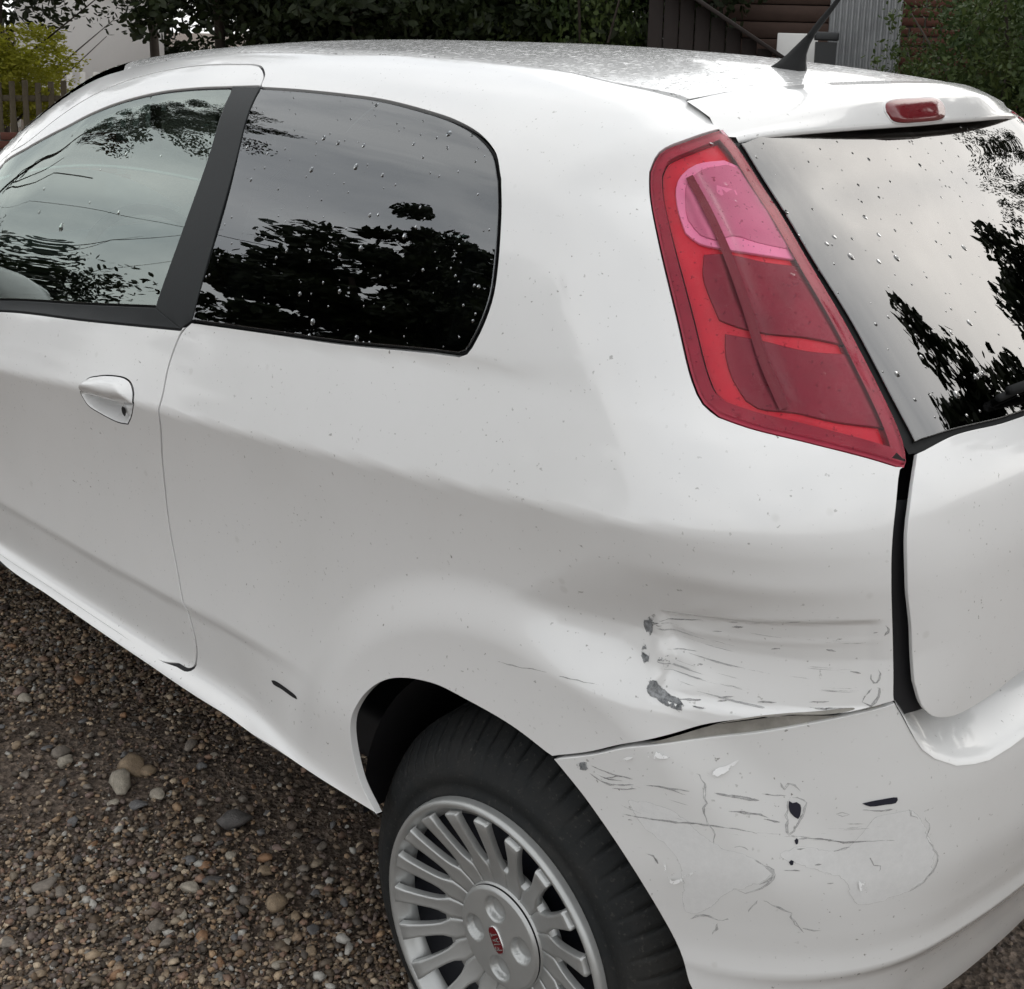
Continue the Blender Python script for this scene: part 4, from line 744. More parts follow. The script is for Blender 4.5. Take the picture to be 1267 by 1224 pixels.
# hub cap in wheel space: -Y is outward, y = 0 is the plane of its outer rim
def make_cap(hub):
    NS = 20; parts = []
    V, Fc = lathe([(.205, .022), (.2045, .006), (.2015, -.0005), (.197, -.001), (.192, .004), (.186, .012), (.180, .017), (.178, .030)], 120)
    mesh('rim_ring', V, [f[::-1] for f in Fc], SILVER, hub)
    for i in range(NS):
        a = math.radians(5+18*i)
        def pt(r_, t, d): return (r_*math.cos(a)-t*math.sin(a), d, r_*math.sin(a)+t*math.cos(a))
        secs = []
        for r_, hw, d in [(.1875, .0128, .005), (.1865, .0126, -.0030), (.185, .0122, -.0040), (.170, .0104, .0010), (.150, .0090, .0085), (.130, .0086, .0160), (.118, .0096, .0205), (.108, .0130, .0240), (.100, .0160, .0265), (.088, .0138, .0300), (.072, .0112, .0335)]:
            secs.append([pt(r_, -hw-.0008, d+.011), pt(r_, -hw, d+.0022), pt(r_, -hw*.90, d), pt(r_, -hw*.60, d+.0006), pt(r_, hw*.60, d+.0006), pt(r_, hw*.90, d), pt(r_, hw, d+.0022), pt(r_, hw+.0008, d+.011)])
        o = loft('spoke', secs, SILVER, hub)
        bm = bmesh.new(); bm.from_mesh(o.data); bmesh.ops.recalc_face_normals(bm, faces=bm.faces); bm.faces.new([bm.verts[q] for q in range(8)]) if hasattr(bm.verts, 'ensure_lookup_table') and not bm.verts.ensure_lookup_table() else None
        bm.to_mesh(o.data); bm.free()
    V, Fc = lathe([(.112, .040), (.1085, .0262), (.100, .0285), (.088, .0320), (.0765, .0355), (.0735, .0300), (.0725, .0265), (.060, .0275), (.045, .0265), (.001, .0260)], 120)
    # four wheel-bolt dimples
    V = np.array(V)
    mesh('centre_cone', V[:, :], [f[::-1] for f in Fc if max(f[0] % 10, f[1] % 10) <= 5], SILVER, hub)
    nr, na = 46, 120; VV = []; 
    bolts = [math.radians(8+90*q) for q in range(4)]
    for i in range(nr+1):
        r_ = .0735*i/nr
        for j in range(na):
            a = 2*math.pi*j/na; x, z = r_*math.cos(a), r_*math.sin(a); d = .0210+.0020*(r_/.0735)**2+(.004*sst((r_-.069)/.0045))
            for b_ in bolts:
                q = math.hypot(x-.044*math.cos(b_), z-.044*math.sin(b_)); d += .011*float(1-sst((q-.0150)/.0034))
            VV.append((x, d, z))
    FF = []
    for i in range(nr):
        for j in range(na): FF.append((i*na+j, (i+1)*na+j, (i+1)*na+(j+1) % na, i*na+(j+1) % na))
    mesh('centre_disc', VV, FF, SILVER, hub)
    # dark steel wheel behind the slots
    V, Fc = lathe([(.198, .034), (.19, .070), (.16, .095), (.10, .095), (.06, .070), (.001, .065)], 60)
    mesh('steel_wheel', V, [f[::-1] for f in Fc], STEEL, hub)
RED_B = mat_plain('badge_red', (.13, .008, .012), .3, .2, 200); CHROME = mat_plain('badge_silver', (.6, .6, .6), .25, 0, Metallic=.8)
def make_badge(hub):
    n = 36; ring = [(math.copysign(abs(math.cos(2*math.pi*i/n))**.7, math.cos(2*math.pi*i/n)), math.copysign(abs(math.sin(2*math.pi*i/n))**.7, math.sin(2*math.pi*i/n))) for i in range(n)]
    ang = math.radians(121)
    def W(u, v, d): return (u*math.cos(ang)-v*math.sin(ang), d+.0165, u*math.sin(ang)+v*math.cos(ang))
    # u = reading direction, v = letter height
    b = loft('badge', [[W(u*.0195, v*.0105, .0065) for u, v in ring], [W(u*.0195, v*.0105, .0028) for u, v in ring], [W(u*.0185, v*.0097, .0022) for u, v in ring]], CHROME, hub, True)
    loft('badge_face', [[W(u*.0185, v*.0097, .0024) for u, v in ring], [W(u*.01, v*.005, .0022) for u, v in ring], [W(u*.0001, v*.0001, .0022) for u, v in ring]], RED_B, hub, True)
    # lettering F I A T as bars
    S = .0062
    strokes = {'F': [((0, 0), (0, 1)), ((0, 1), (.6, 1)), ((0, .52), (.48, .52))], 'I': [((.2, 0), (.2, 1))], 'A': [((0, 0), (.32, 1)), ((.32, 1), (.64, 0)), ((.12, .34), (.52, .34))], 'T': [((.3, 0), (.3, 1)), ((0, 1), (.6, 1))]}
    x = -.0135; V = []; Fc = []
    for ch_, adv in (('F', .72), ('I', .5), ('A', .78), ('T', .6)):
        for (a0, b0), (a1, b1) in strokes[ch_]:
            u0, v0, u1, v1 = x+a0*S*1.15, (b0-.5)*S*1.9, x+a1*S*1.15, (b1-.5)*S*1.9
            dx, dy = u1-u0, v1-v0; l = math.hypot(dx, dy); px, py = -dy/l*.00065, dx/l*.00065; ex, ey = dx/l*.0006, dy/l*.0006
            k = len(V); c4 = [(u0-ex+px, v0-ey+py), (u0-ex-px, v0-ey-py), (u1+ex-px, v1+ey-py), (u1+ex+px, v1+ey+py)]
            V += [W(p, q, .0012) for p, q in c4]+[W(p, q, .0022) for p, q in c4]
            Fc += [(k, k+1, k+2, k+3), (k, k+4, k+5, k+1), (k+1, k+5, k+6, k+2), (k+2, k+6, k+7, k+3), (k+3, k+7, k+4, k)]
        x += adv*S*1.55
    mesh('lettering', V, Fc, CHROME, hub, False)
wheel = empty('wheel', (0.0, -.812, .305), car)
tv, tf = make_tyre(); tyre = mesh('tyre', np.array(tv)+np.array([0, .012, 0]), tf, RUBBER, wheel)
make_cap(wheel); make_badge(wheel)
def copy_wheel(loc, rz):
    r_ = wheel.copy(); COL.objects.link(r_); r_.location = loc; r_.rotation_euler = (0, 0, rz); r_.parent = car
    for c_ in list(wheel.children):
        q = c_.copy(); COL.objects.link(q); q.parent = r_
copy_wheel((-2.49, -.80, .305), 0); copy_wheel((0, .715, .305), math.pi); copy_wheel((-2.49, .705, .305), math.pi)
# aerial
tube('spoiler_gasket', [(float(seam_x(abs(y)))-.0005, y if y < 0 else y*.85, float(f_sz(-abs(y)))-.0035) for y in np.linspace(-.53, .53, 30)], .0032, SHELL, spoiler, 6)
an = empty('aerial', (0, 0, 0), car); ax, ay_, az = -.018, -.118, 1.506
def wedge(k, dx, dz): return [(ax+dx-.032*k, ay_-.012*k, az+dz), (ax+dx-.010*k, ay_-.019*k, az+dz), (ax+dx+.022*k, ay_-.014*k, az+dz), (ax+dx+.026*k, ay_, az+dz), (ax+dx+.022*k, ay_+.014*k, az+dz), (ax+dx-.010*k, ay_+.019*k, az+dz), (ax+dx-.032*k, ay_+.012*k, az+dz)]
loft('base', [wedge(1.0, 0, -.004), wedge(1.0, 0, .004), wedge(.78, .005, .012), wedge(.52, .012, .026), wedge(.34, .022, .042), wedge(.22, .034, .058)], BLACK, an, True)
tube('whip', [(ax+.030, ay_, az+.054), (ax+.048, ay_, az+.078), (ax+.066, ay_, az+.10), (ax+.10, ay_, az+.145), (ax+.24, ay_, az+.33)], [.0058, .0052, .0042, .0022, .0018], BLACK, an, 8)
# rear wiper along the bottom of the rear window
wp = empty('rear_wiper', (0, 0, 0), tailgate)
def on_rear(y, z, off):
    c_ = to_chart(np.array([[.5, y, z]])); 
    lo, hi = -.3, 1.
    for _ in range(40):
        m_ = (lo+hi)/2
        if F(np.array([[m_, y, z]]), 'plain')[0] < 0: lo = m_
        else: hi = m_
    p = np.array([[lo, y, z]]); return tuple((p+grad(p, 'plain')*off)[0])
tube('arm', [on_rear(y, z, o_) for y, z, o_ in [(.02, 1.085, .012), (.0, 1.10, .03), (-.12, 1.118, .032), (-.33, 1.125, .026), (-.435, 1.127, .020)]], [.014, .012, .009, .008, .006], BLACK, wp, 8)
tube('blade', [on_rear(y, z, .008) for y, z in [(-.03, 1.122), (-.15, 1.128), (-.30, 1.130), (-.445, 1.126)]], [.005]*4, BLACK, wp, 6)
# door mirror
loft('door_mirror', [[(-1.80+.10*k*math.cos(a)+dx, -.80-dy, 1.0+.07*k*math.sin(a)) for a in np.linspace(0, 2*math.pi, 20, endpoint=False)] for k, dx, dy in ((.35, 0, -.02), (.4, 0, .04), (.95, 0, .07), (1.05, .02, .14), (.85, .02, .20), (.1, .02, .23))], PAINT, door, True)
# ---------------------------------------------------------------- crash marks on quarter panel and bumper
SCUFF = mat_mark('grey_scuff', (.05, .055, .06), .6, .10, 60, (1, 1, 1), .10, (.30, .31, .32)); SCRATCH = mat_mark('grey_scratch', (.17, .17, .17), .6, .42, 45, (1, 1, 1), .16); TEAR = mat_plain('bare_torn_edge', (.36, .345, .31), .7, 1.0, 45, .6)
SMEAR = mat_mark('grey_smear', (.30, .305, .31), .6, 1.03, 1.0, (5, 5, 190), .10, (.5, .5, .5)); LIFT = mat_mark('lifted_paint', (.62, .622, .62), .6, .30, 9, (1, 1, 1), .03, (.67, .672, .67))
HOLE = mat_plain('broken_through', (.010, .011, .022), .5); CRACK = mat_mark('paint_crack', (.24, .24, .24), .6, .38, 40, (1, 1, 1), .18); FLAKE = mat_mark('paint_flake', (.76, .765, .765), .4, .02, 60, (1, 1, 1), .03, (.72, .72, .72))
par = {'body': quarter, 'bumper': bumper}; mm = {'scuff': SCUFF, 'tear': TEAR, 'hole': HOLE, 'flake': FLAKE, 'slot': SHELL, 'scratch': SCRATCH, 'crack': CRACK, 'smear': SMEAR, 'lift': LIFT, 'patch': LIFT, 'tearb': TEAR}
nmz = {'scuff': 'scuff_mark', 'tear': 'torn_edge', 'hole': 'puncture', 'flake': 'paint_flake', 'slot': 'drain_slot', 'scratch': 'scratch', 'crack': 'paint_crack', 'smear': 'scuff_mark', 'lift': 'lifted_paint', 'patch': 'lifted_paint', 'tearb': 'torn_edge'}
for kind, mode, poly in MARKS['poly']:
    if kind == 'lift': continue
    offv = {'smear': .0004, 'patch': .0003, 'tearb': -.004}.get(kind, .0007)
    if kind == 'flake':
        cx_ = np.mean(np.array(poly), 0)
        offv = lambda Q, r, c=cx_: 0.0008+.0035*sst(((Q-c)@np.array([-.3, -.95])+.012)/.03)
    sheet(nmz[kind], poly, mm[kind], par[mode], mode, offv)
for kind, mode, w_, l_ in MARKS['line']: strip(nmz[kind], l_, w_*.95, mm[kind], par[mode], mode, jitter=.0004 if kind == 'scratch' else .0010)
# ---------------------------------------------------------------- ground and gravel
def mat_ground():
    t = NT('gravel_soil'); co = t.coord()
    v = t.n('ShaderNodeTexVoronoi', {'Vector': co, 'Scale': 95.0}); sep = t.n('ShaderNodeSeparateColor', {0: v.outputs['Color']})
    big = t.noise(1.3, 5, .6, co); f = t.noise(60, 5, .7, co)
    c = t.mix(sep.outputs[0], (.080, .060, .046), (.26, .20, .155)); c = t.mix(t.ramp(f, (.35, 0), (.6, 1)), (.028, .020, .016), c)
    c = t.mix(t.math('MULTIPLY', t.ramp(big, (.4, 0), (.7, 1)), .5), c, (.12, .082, .056))
    nb = t.bump(v.outputs['Distance'], .8, .006, t.bump(f, .6, .01))
    return t.done(t.bsdf(c, .85, Normal=nb))
n_ = 60; gx = np.concatenate([np.linspace(-400, -8, 14), np.linspace(-7.5, 5, 80), np.linspace(6, 400, 14)]); gy = np.concatenate([np.linspace(-400, -6, 14), np.linspace(-5.5, 4, 70), np.linspace(5, 400, 14)])
GX, GY = np.meshgrid(gx, gy, indexing='ij'); GZ = -.006+.004*np.sin(GX*3.1+1)*np.cos(GY*2.7)+.003*np.sin(GX*7.3-GY*5.1)
idx = np.arange(GX.size).reshape(GX.shape)
ground = bulk('ground', np.stack([GX, GY, GZ], -1).reshape(-1, 3), np.stack([idx[:-1, :-1], idx[1:, :-1], idx[1:, 1:], idx[:-1, 1:]], -1).reshape(-1, 4), mat_ground(), None, True)
tag(ground, kind='structure')
def mat_stone():
    t = NT('pebbles'); a = t.n('ShaderNodeAttribute', attribute_name='tint', attribute_type='GEOMETRY'); co = t.coord(); f = t.noise(140, 5, .65, co)
    c = t.mix(t.ramp(f, (.3, 0), (.7, 1)), t.mix(.55, a.outputs['Color'], (.02, .018, .016)), a.outputs['Color'])
    return t.done(t.bsdf(c, .62, Normal=t.bump(f, .35, .004), Specular_IOR_Level=.45))
STONE = mat_stone()
PAL = np.array([1.80, 1.55, 1.26])*np.array([(.165, .135, .11), (.12, .105, .095), (.22, .19, .155), (.085, .08, .08), (.19, .145, .105), (.14, .10, .085), (.27, .25, .22), (.11, .095, .10), (.065, .058, .052), (.09, .075, .06)])
def ico(sub):
    bm = bmesh.new(); bmesh.ops.create_icosphere(bm, subdivisions=sub, radius=1); V = np.array([v.co[:] for v in bm.verts]); T = np.array([[v.index for v in f.verts] for f in bm.faces]); bm.free(); return V, T
def stone_shape(V, seed, amp=.28):
    r = np.random.default_rng(seed); P = V.copy()
    for _ in range(8):
        d = r.normal(size=3); d /= np.linalg.norm(d); k = r.uniform(.42, .85); h = P@d; P -= np.maximum(h-k, 0)[:, None]*d*r.uniform(.6, 1)
    P += r.normal(0, amp*.12, P.shape); return P
I1, T1 = ico(1); I2, T2 = ico(2)
small_sh = [stone_shape(I1, i) for i in range(10)]
def field(name, N, box, smin_, smax_, zf, label):
    x0, x1, y0, y1 = box; x = rng.uniform(x0, x1, N*2); y = rng.uniform(y0, y1, N*2)
    soil = np.sin(x*3.7+1.3*np.sin(y*4.1))+np.sin(y*5.3+2*np.sin(x*2.3))+.6*np.sin(x*9.1+y*7.7)
    keep_ = (rng.random(N*2) < np.clip(.78-.42*soil, .16, 1)); x, y = x[keep_][:N], y[keep_][:N]; N = len(x)
    sz = smin_+(smax_-smin_)*rng.random(N)**2.2; sh = rng.integers(0, len(small_sh), N)
    V = np.stack(small_sh)[sh]                                   # N, 12, 3
    sc = np.stack([sz*rng.uniform(.8, 1.35, N), sz*rng.uniform(.65, 1.0, N), sz*rng.uniform(.40, .75, N)], -1); V = V*sc[:, None]
    ti = rng.normal(0, .28, N); V = np.stack([V[..., 0], V[..., 1]*np.cos(ti)[:, None]-V[..., 2]*np.sin(ti)[:, None], V[..., 1]*np.sin(ti)[:, None]+V[..., 2]*np.cos(ti)[:, None]], -1)
    a = rng.uniform(0, 2*math.pi, N); ca, sa = np.cos(a)[:, None], np.sin(a)[:, None]
    V = np.stack([V[..., 0]*ca-V[..., 1]*sa, V[..., 0]*sa+V[..., 1]*ca, V[..., 2]], -1)
    V += np.stack([x, y, zf*sz+rng.uniform(-.002, .004, N)], -1)[:, None]
    k = V.shape[1]; T = (T1[None]+(np.arange(N)*k)[:, None, None]).reshape(-1, 3)
    o = bulk(name, V.reshape(-1, 3), T, STONE, None, smax_ > .01)
    col = PAL[rng.integers(0, len(PAL), N)]*rng.uniform(.55, 1.35, (N, 1)); wht = rng.random(N) < .05; col[wht] = (.46, .44, .40); dk = rng.random(N) < .25; col[dk] *= .5
    at = o.data.color_attributes.new('tint', 'FLOAT_COLOR', 'POINT'); c4 = np.ones((N*k, 4), np.float32); c4[:, :3] = np.repeat(col, k, 0); at.data.foreach_set('color', c4.ravel())
    return tag(o, label, 'gravel', None, 'stuff')
field('gravel', 42000, (-2.35, -.20, -1.45, -.30), .0028, .0075, .30, 'fine loose gravel between the pebbles beside the car')
field('gravel', 9000, (-2.6, -.15, -1.6, -.25), .006, .0125, .30, 'coarser brown and grey gravel spread beside the car')
field('gravel', 9000, (-.2, 1.3, -1.0, .9), .004, .010, .30, 'dark gravel on the ground behind the rear bumper')
field('gravel', 14000, (-5.0, 3.0, -3.6, .9), .006, .016, .30, 'loose gravel scattered over the wider yard')
# single stones: the prominent ones where they lie, then pebbles
big_sh = []
for i in range(12):
    me = bpy.data.meshes.new('pebble'); P = stone_shape(I2, 100+i, .35); me.from_pydata([tuple(p) for p in P], [], [tuple(map(int, t_)) for t_ in T2]); me.polygons.foreach_set('use_smooth', [True]*len(me.polygons)); me.update(); big_sh.append(me)
def stone_mat(name, c):
    t = NT(name); co = t.coord(); f = t.noise(2.2, 6, .65, co); f2 = t.noise(11, 4, .6, co)
    col = t.mix(t.ramp(f, (.3, 0), (.75, 1)), tuple(x*.55 for x in c), tuple(min(1, x*1.25) for x in c)); col = t.mix(t.math('MULTIPLY', t.ramp(f2, (.5, 0), (.75, 1)), .5), col, tuple(x*.4 for x in c))
    return t.done(t.bsdf(col, .65, Normal=t.bump(f2, .25, .05)))
SM = {'tan': stone_mat('tan_stone', (.27, .20, .13)), 'pale': stone_mat('pale_stone', (.36, .32, .26)), 'dark': stone_mat('dark_stone', (.10, .092, .088)), 'greytan': stone_mat('grey_tan_stone', (.21, .18, .15)),
      'grey': stone_mat('grey_stone', (.15, .145, .145)), 'orange': stone_mat('rusty_stone', (.27, .15, .08)), 'pink': stone_mat('pinkish_stone', (.23, .16, .135)), 'brown': stone_mat('brown_stone', (.12, .09, .07))}
def pebble(name, x, y, r_, c, k, flat=.55):
    key = (k % 12, c)
    if key not in PB:
        me = big_sh[k % 12].copy(); me.materials.append(SM[c]); PB[key] = me
    o = bpy.data.objects.new(name, PB[key]); COL.objects.link(o)
    o.location = (x, y, r_*flat*.55); o.scale = (r_*random.uniform(.95, 1.15), r_*random.uniform(.72, .95), r_*flat); o.rotation_euler = (random.uniform(-.2, .2), random.uniform(-.2, .2), random.uniform(0, 6.28)); return o
PB = {}
BIG = [(-1.131, -.70, .0405, 'tan', 'large rounded tan stone touching a pale flat stone beside the sill'), (-1.101, -.75, .038, 'pale', 'large pale flat stone lying against a tan stone in the gravel'), (-.834, -.653, .0414, 'dark', 'large dark grey angular stone near the sill'),
 (-.581, -.735, .0266, 'tan', 'beige tan stone, largest of those in front of the wheel'), (-.92, -.999, .0245, 'greytan', 'broad grey brown stone with a smaller one against it, lower left'), (-.729, -.821, .023, 'pale', 'rounded beige stone right of a dark flat stone'),
 (-1.588, -.728, .0237, 'pink', 'pinkish stone at the left edge just below the sill'), (-1.541, -.604, .0216, 'orange', 'orange stone in the shade under the door sill'), (-1.289, -.778, .0238, 'greytan', 'grey tan stone directly above a thin white flat stone'), (-1.255, -.79, .0236, 'pale', 'thin white flat stone directly below a grey tan one'),
 (-.719, -.781, .0188, 'dark', 'dark flat stone between orange and beige pebbles'), (-.703, -.677, .0173, 'orange', 'bright orange pebble, upper of a touching pair near the wheel'), (-.672, -.698, .0171, 'tan', 'tan pebble, lower of a touching pair near the wheel'), (-1.012, -.76, .0204, 'grey', 'smooth grey pebble just below the pair of large stones'), (-.687, -.915, .0199, 'greytan', 'flat grey brown pebble at the bottom edge, middle of the gravel')]
for k, (x, y, r_, c, lb) in enumerate(BIG): tag(pebble('stone', x, y, r_, c, k, .5), lb, 'stone')
REST = [(-.834, -.737, .0177, 'greytan'), (-.797, -.779, .0157, 'grey'), (-.763, -.768, .0147, 'orange'), (-.888, -.991, .0173, 'greytan'), (-.681, -.87, .0133, 'pale'), (-.61, -.875, .0163, 'orange'), (-.494, -.783, .0161, 'pale'), (-.831, -1.113, .0185, 'greytan'), (-1.014, -.714, .0187, 'pale'), (-1.014, -.648, .0122, 'orange'), (-1.057, -.79, .0131, 'pale'), (-.888, -.7, .0118, 'pale'), (-.754, -.718, .0157, 'pale'), (-1.549, -.735, .0213, 'pale'), (-1.1, -.685, .0192, 'tan'), (-.544, -.762, .0147, 'greytan'), (-.485, -.734, .0146, 'grey'), (-.642, -.925, .0147, 'greytan'), (-.703, -1.023, .0123, 'tan'), (-.698, -.971, .0132, 'grey'), (-1.117, -.572, .0196, 'greytan'), (-.447, -.767, .016, 'tan'), (-.463, -.821, .0143, 'pale'), (-.537, -.732, .014, 'tan'), (-.875, -1.048, .0154, 'greytan')]
while len(REST) < 270:
    x, y = random.uniform(-1.9, -.32), random.uniform(-1.2, -.52)
    if any((x-q[0])**2+(y-q[1])**2 < (.02+q[2])**2 for q in REST) or any((x-q[0])**2+(y-q[1])**2 < (.015+q[2])**2 for q in BIG): continue
    REST.append((x, y, random.uniform(.008, .0145), random.choice(['tan', 'pale', 'greytan', 'greytan', 'grey', 'brown', 'dark', 'brown', 'grey', 'orange', 'pink'])))
CN = {'tan': 'tan', 'pale': 'pale beige', 'greytan': 'grey brown', 'grey': 'grey', 'orange': 'rusty orange', 'pink': 'pinkish', 'brown': 'dark brown', 'dark': 'dark grey'}
for k, (x, y, r_, c) in enumerate(REST):
    tag(pebble('pebble', x, y, r_, c, k), 'small %s pebble lying loose in the gravel' % CN[c], 'pebble', 'small %s pebbles in the gravel' % CN[c])

# ---------------------------------------------------------------- trees, hedge and yard behind
def leaf_mat(name, a, b, trans=.25):
    t = NT(name); co = t.coord(); f = t.noise(1.7, 4, .6, co); g_ = t.noise(23, 2, .5, co)
    c = t.mix(t.ramp(f, (.35, 0), (.65, 1)), a, b); c = t.mix(t.math('MULTIPLY', g_, .6), c, tuple(x*.35 for x in a))
    p = t.bsdf(c, .55, Specular_IOR_Level=.3); tr = t.n('ShaderNodeBsdfTranslucent', {'Color': c}).outputs[0]
    return t.done(t.n('ShaderNodeMixShader', {0: trans, 1: p, 2: tr}).outputs[0])
LF_DARK = leaf_mat('dark_leaves', (.012, .020, .007), (.030, .042, .012)); LF_MID = leaf_mat('green_leaves', (.035, .065, .018), (.085, .115, .030)); LF_LIME = leaf_mat('yellow_green_leaves', (.38, .40, .03), (.66, .63, .10), .4)
BARK = mat_plain('bark', (.055, .042, .033), .9, .7, 18, .6)
def crown_mesh(seed, n, rx, rz, clumps, leaf, spread=.30, hollow=.35, top=1.0):
    """leaves gathered in clumps through an ellipsoid, unit in metres, centred on the origin"""
    r = np.random.default_rng(seed); d = r.normal(size=(clumps, 3)); d /= np.linalg.norm(d, axis=1)[:, None]
    rad = hollow+(1-hollow)*r.random(clumps)**.6; c = d*rad[:, None]*np.array([rx, rx, rz]); c += r.normal(0, .10*rx, c.shape)
    ci = r.integers(0, clumps, n); cs = r.uniform(.5, 1.25, clumps)*spread*rx
    q_ = r.normal(size=(n, 3)); q_ /= np.linalg.norm(q_, axis=1)[:, None]; q_ *= r.random(n)[:, None]**.42
    p = c[ci]+q_*cs[ci][:, None]*np.array([1, 1, .55])*.80
    u = r.normal(size=(n, 3)); u[:, 2] *= .6; u /= np.linalg.norm(u, axis=1)[:, None]; w = r.normal(size=(n, 3)); w = np.cross(u, w); w /= np.linalg.norm(w, axis=1)[:, None]
    L_ = leaf*r.uniform(.6, 1.4, n)[:, None]; W_ = L_*r.uniform(.35, .55, n)[:, None]
    V = np.stack([p-u*L_, p-w*W_*.85-u*L_*.35, p-w*W_*.8+u*L_*.4, p+u*L_, p+w*W_*.8+u*L_*.4, p+w*W_*.85-u*L_*.35], 1)
    return V.reshape(-1, 3), np.arange(n*6).reshape(-1, 6)
CROWNS = {}
def crown(kind):
    if kind not in CROWNS:
        a = {'big': (11, 24000, 2.0, 2.3, 150, .052, .28, .30), 'big2': (12, 24000, 2.1, 2.0, 140, .054, .28, .25), 'loose': (13, 11000, 2.0, 1.6, 70, .045, .30, .35), 'dense': (17, 36000, 2.0, 2.2, 190, .075, .26, .25), 'bush': (14, 9000, 1.0, .9, 110, .034, .46, .12), 'lime': (15, 16000, .6, .7, 110, .026, .50, .10), 'willow': (16, 14000, 1.3, 1.3, 160, .030, .36, .15)}[kind]
        V, Q = crown_mesh(*a); me = bulk('crown_source', V, Q); CROWNS[kind] = me.data; COL.objects.unlink(me); bpy.data.objects.remove(me)
    return CROWNS[kind]
def tree(name, label, cat, loc, cz, kind, mat, s=(1, 1, 1), trunk=.12, group=None, rz=None, lean=(0, 0)):
    t = empty(name, loc); tag(t, label, cat, group)
    me = crown(kind).copy(); me.materials.append(mat); c = bpy.data.objects.new('crown', me); COL.objects.link(c); c.parent = t
    c.location = (lean[0], lean[1], cz); c.scale = s; c.rotation_euler = (0, 0, random.uniform(0, 6) if rz is None else rz)
    if trunk:
        h = cz+s[2]*.5; tube('trunk', [(0, 0, -.05), (lean[0]*.2+.03, lean[1]*.2, h*.35), (lean[0]*.6-.04, lean[1]*.6, h*.7), (lean[0], lean[1], h)], [trunk*1.25, trunk, trunk*.75, trunk*.35], BARK, t, 9)
        for q in range(5):
            a = random.uniform(0, 6.28); z0_ = cz*.55+q*.25*s[2]; k = z0_/h
            tube('limb', [(lean[0]*k, lean[1]*k, z0_), (lean[0]*k+math.cos(a)*.5*s[0], lean[1]*k+math.sin(a)*.5*s[0], z0_+.5*s[2]), (lean[0]+math.cos(a)*1.2*s[0], lean[1]+math.sin(a)*1.2*s[0], z0_+1.2*s[2])], [trunk*.45, trunk*.3, trunk*.12], BARK, t, 6)
    return t
G1 = 'dark trees behind the car'
tree('tree', 'dark tree at the far left above the yellow bush', 'tree', (-10.4, 2.0, 0), 3.75, 'big', LF_DARK, (.95, .95, .85), .08, G1, None, (.9, .9))
tree('tree', 'dark tree with bright gaps left of the roof top', 'tree', (-8.3, 4.4, 0), 3.0, 'loose', LF_DARK, (.95, .95, .95), .05, G1)
tree('tree', 'dark tree with slim bare trunks behind the front of the roof', 'tree', (-7.3, 4.3, 0), 2.7, 'big2', LF_DARK, (.8, .8, .85), .05, G1, None, (.1, .1))
tree('tree', 'dense dark tree behind the middle of the roof', 'tree', (-6.7, 5.2, 0), 2.5, 'big', LF_DARK, (.8, .8, .95), .14, G1)
tree('tree', 'dense dark tree right of the middle of the roof', 'tree', (-5.9, 6.1, 0), 2.4, 'big2', LF_DARK, (.8, .8, 1.0), .14, G1)
tree('shrub', 'lighter green shrub catching light behind the roof', 'shrub', (-5.1, 5.6, 0), 1.35, 'bush', LF_MID, (.62, .62, 1.1), .04)
tree('tree', 'dark green tree beside the brown lean-to roof', 'tree', (-5.75, 6.7, 0), 2.2, 'big', LF_DARK, (.55, .55, .9), .12, G1)
for k, (x, y, z, s_, lb) in enumerate([(-8.0, 5.6, 1.2, 1.1, 'low dark hedge bush behind the leftmost trees'), (-7.0, 6.3, 1.2, 1.2, 'low dark hedge bush behind the middle trees'), (-6.2, 7.2, 1.2, 1.2, 'low dark hedge bush left of the lean-to'), (-6.6, 4.6, 1.0, .9, 'low dark bush just behind the roof line')]):
    tree('hedge_bush', lb, 'bush', (x, y, 0), z, 'bush', LF_DARK, (s_, s_, 1.25), .05, 'low dark hedge bushes')
for k, (x, y, s_, lb) in enumerate([(-23.5, 8.0, 1.5, 'tall dark tree left of the white house'), (-21.0, 14.5, 1.6, 'tall dark tree right of the white house'), (-17.5, 15.5, 1.5, 'far dark tree behind the middle of the garden'), (-25.5, 12.5, 1.6, 'tall dark tree behind the white house'), (-14.0, 13.5, 1.4, 'far dark tree right of the garden')]):
    tree('tree', lb, 'tree', (x, y, 0), 2.6*s_, 'big', LF_DARK, (s_, s_, s_*1.15), .16, 'far trees around the white house')
tree('tree', 'loose dark tree with the white house showing through it', 'tree', (-13.0, 6.6, 0), 2.9, 'loose', LF_DARK, (.9, .9, .95), .06, G1)
tree('tree', 'dark tree reaching over the yellow bush from behind', 'tree', (-12.6, 4.4, 0), 3.5, 'big2', LF_DARK, (.9, .9, .9), .07, G1)
tree('bush', 'bright yellow green bush behind the picket fence', 'bush', (-10.75, 3.66, 0), 1.05, 'lime', LF_LIME, (.95, .95, .72), .03)
G2 = 'green shrubs right of the corrugated sheet'
tree('shrub', 'feathery green shrub in front of the corrugated sheet', 'shrub', (-2.30, 5.75, 0), 1.15, 'willow', LF_MID, (.34, .34, .55), .03, G2)
tree('shrub', 'tall feathery green shrub left of the car corner', 'shrub', (-1.75, 5.55, 0), 1.25, 'willow', LF_MID, (.52, .52, .75), .04, G2)
tree('shrub', 'dense feathery green shrub at the right edge', 'shrub', (-1.15, 5.3, 0), 1.25, 'willow', LF_MID, (.55, .55, .8), .04, G2)
tree('shrub', 'darker green shrub behind the feathery ones', 'shrub', (-1.6, 6.6, 0), 1.6, 'bush', LF_MID, (1.0, 1.0, 1.3), .05, G2)
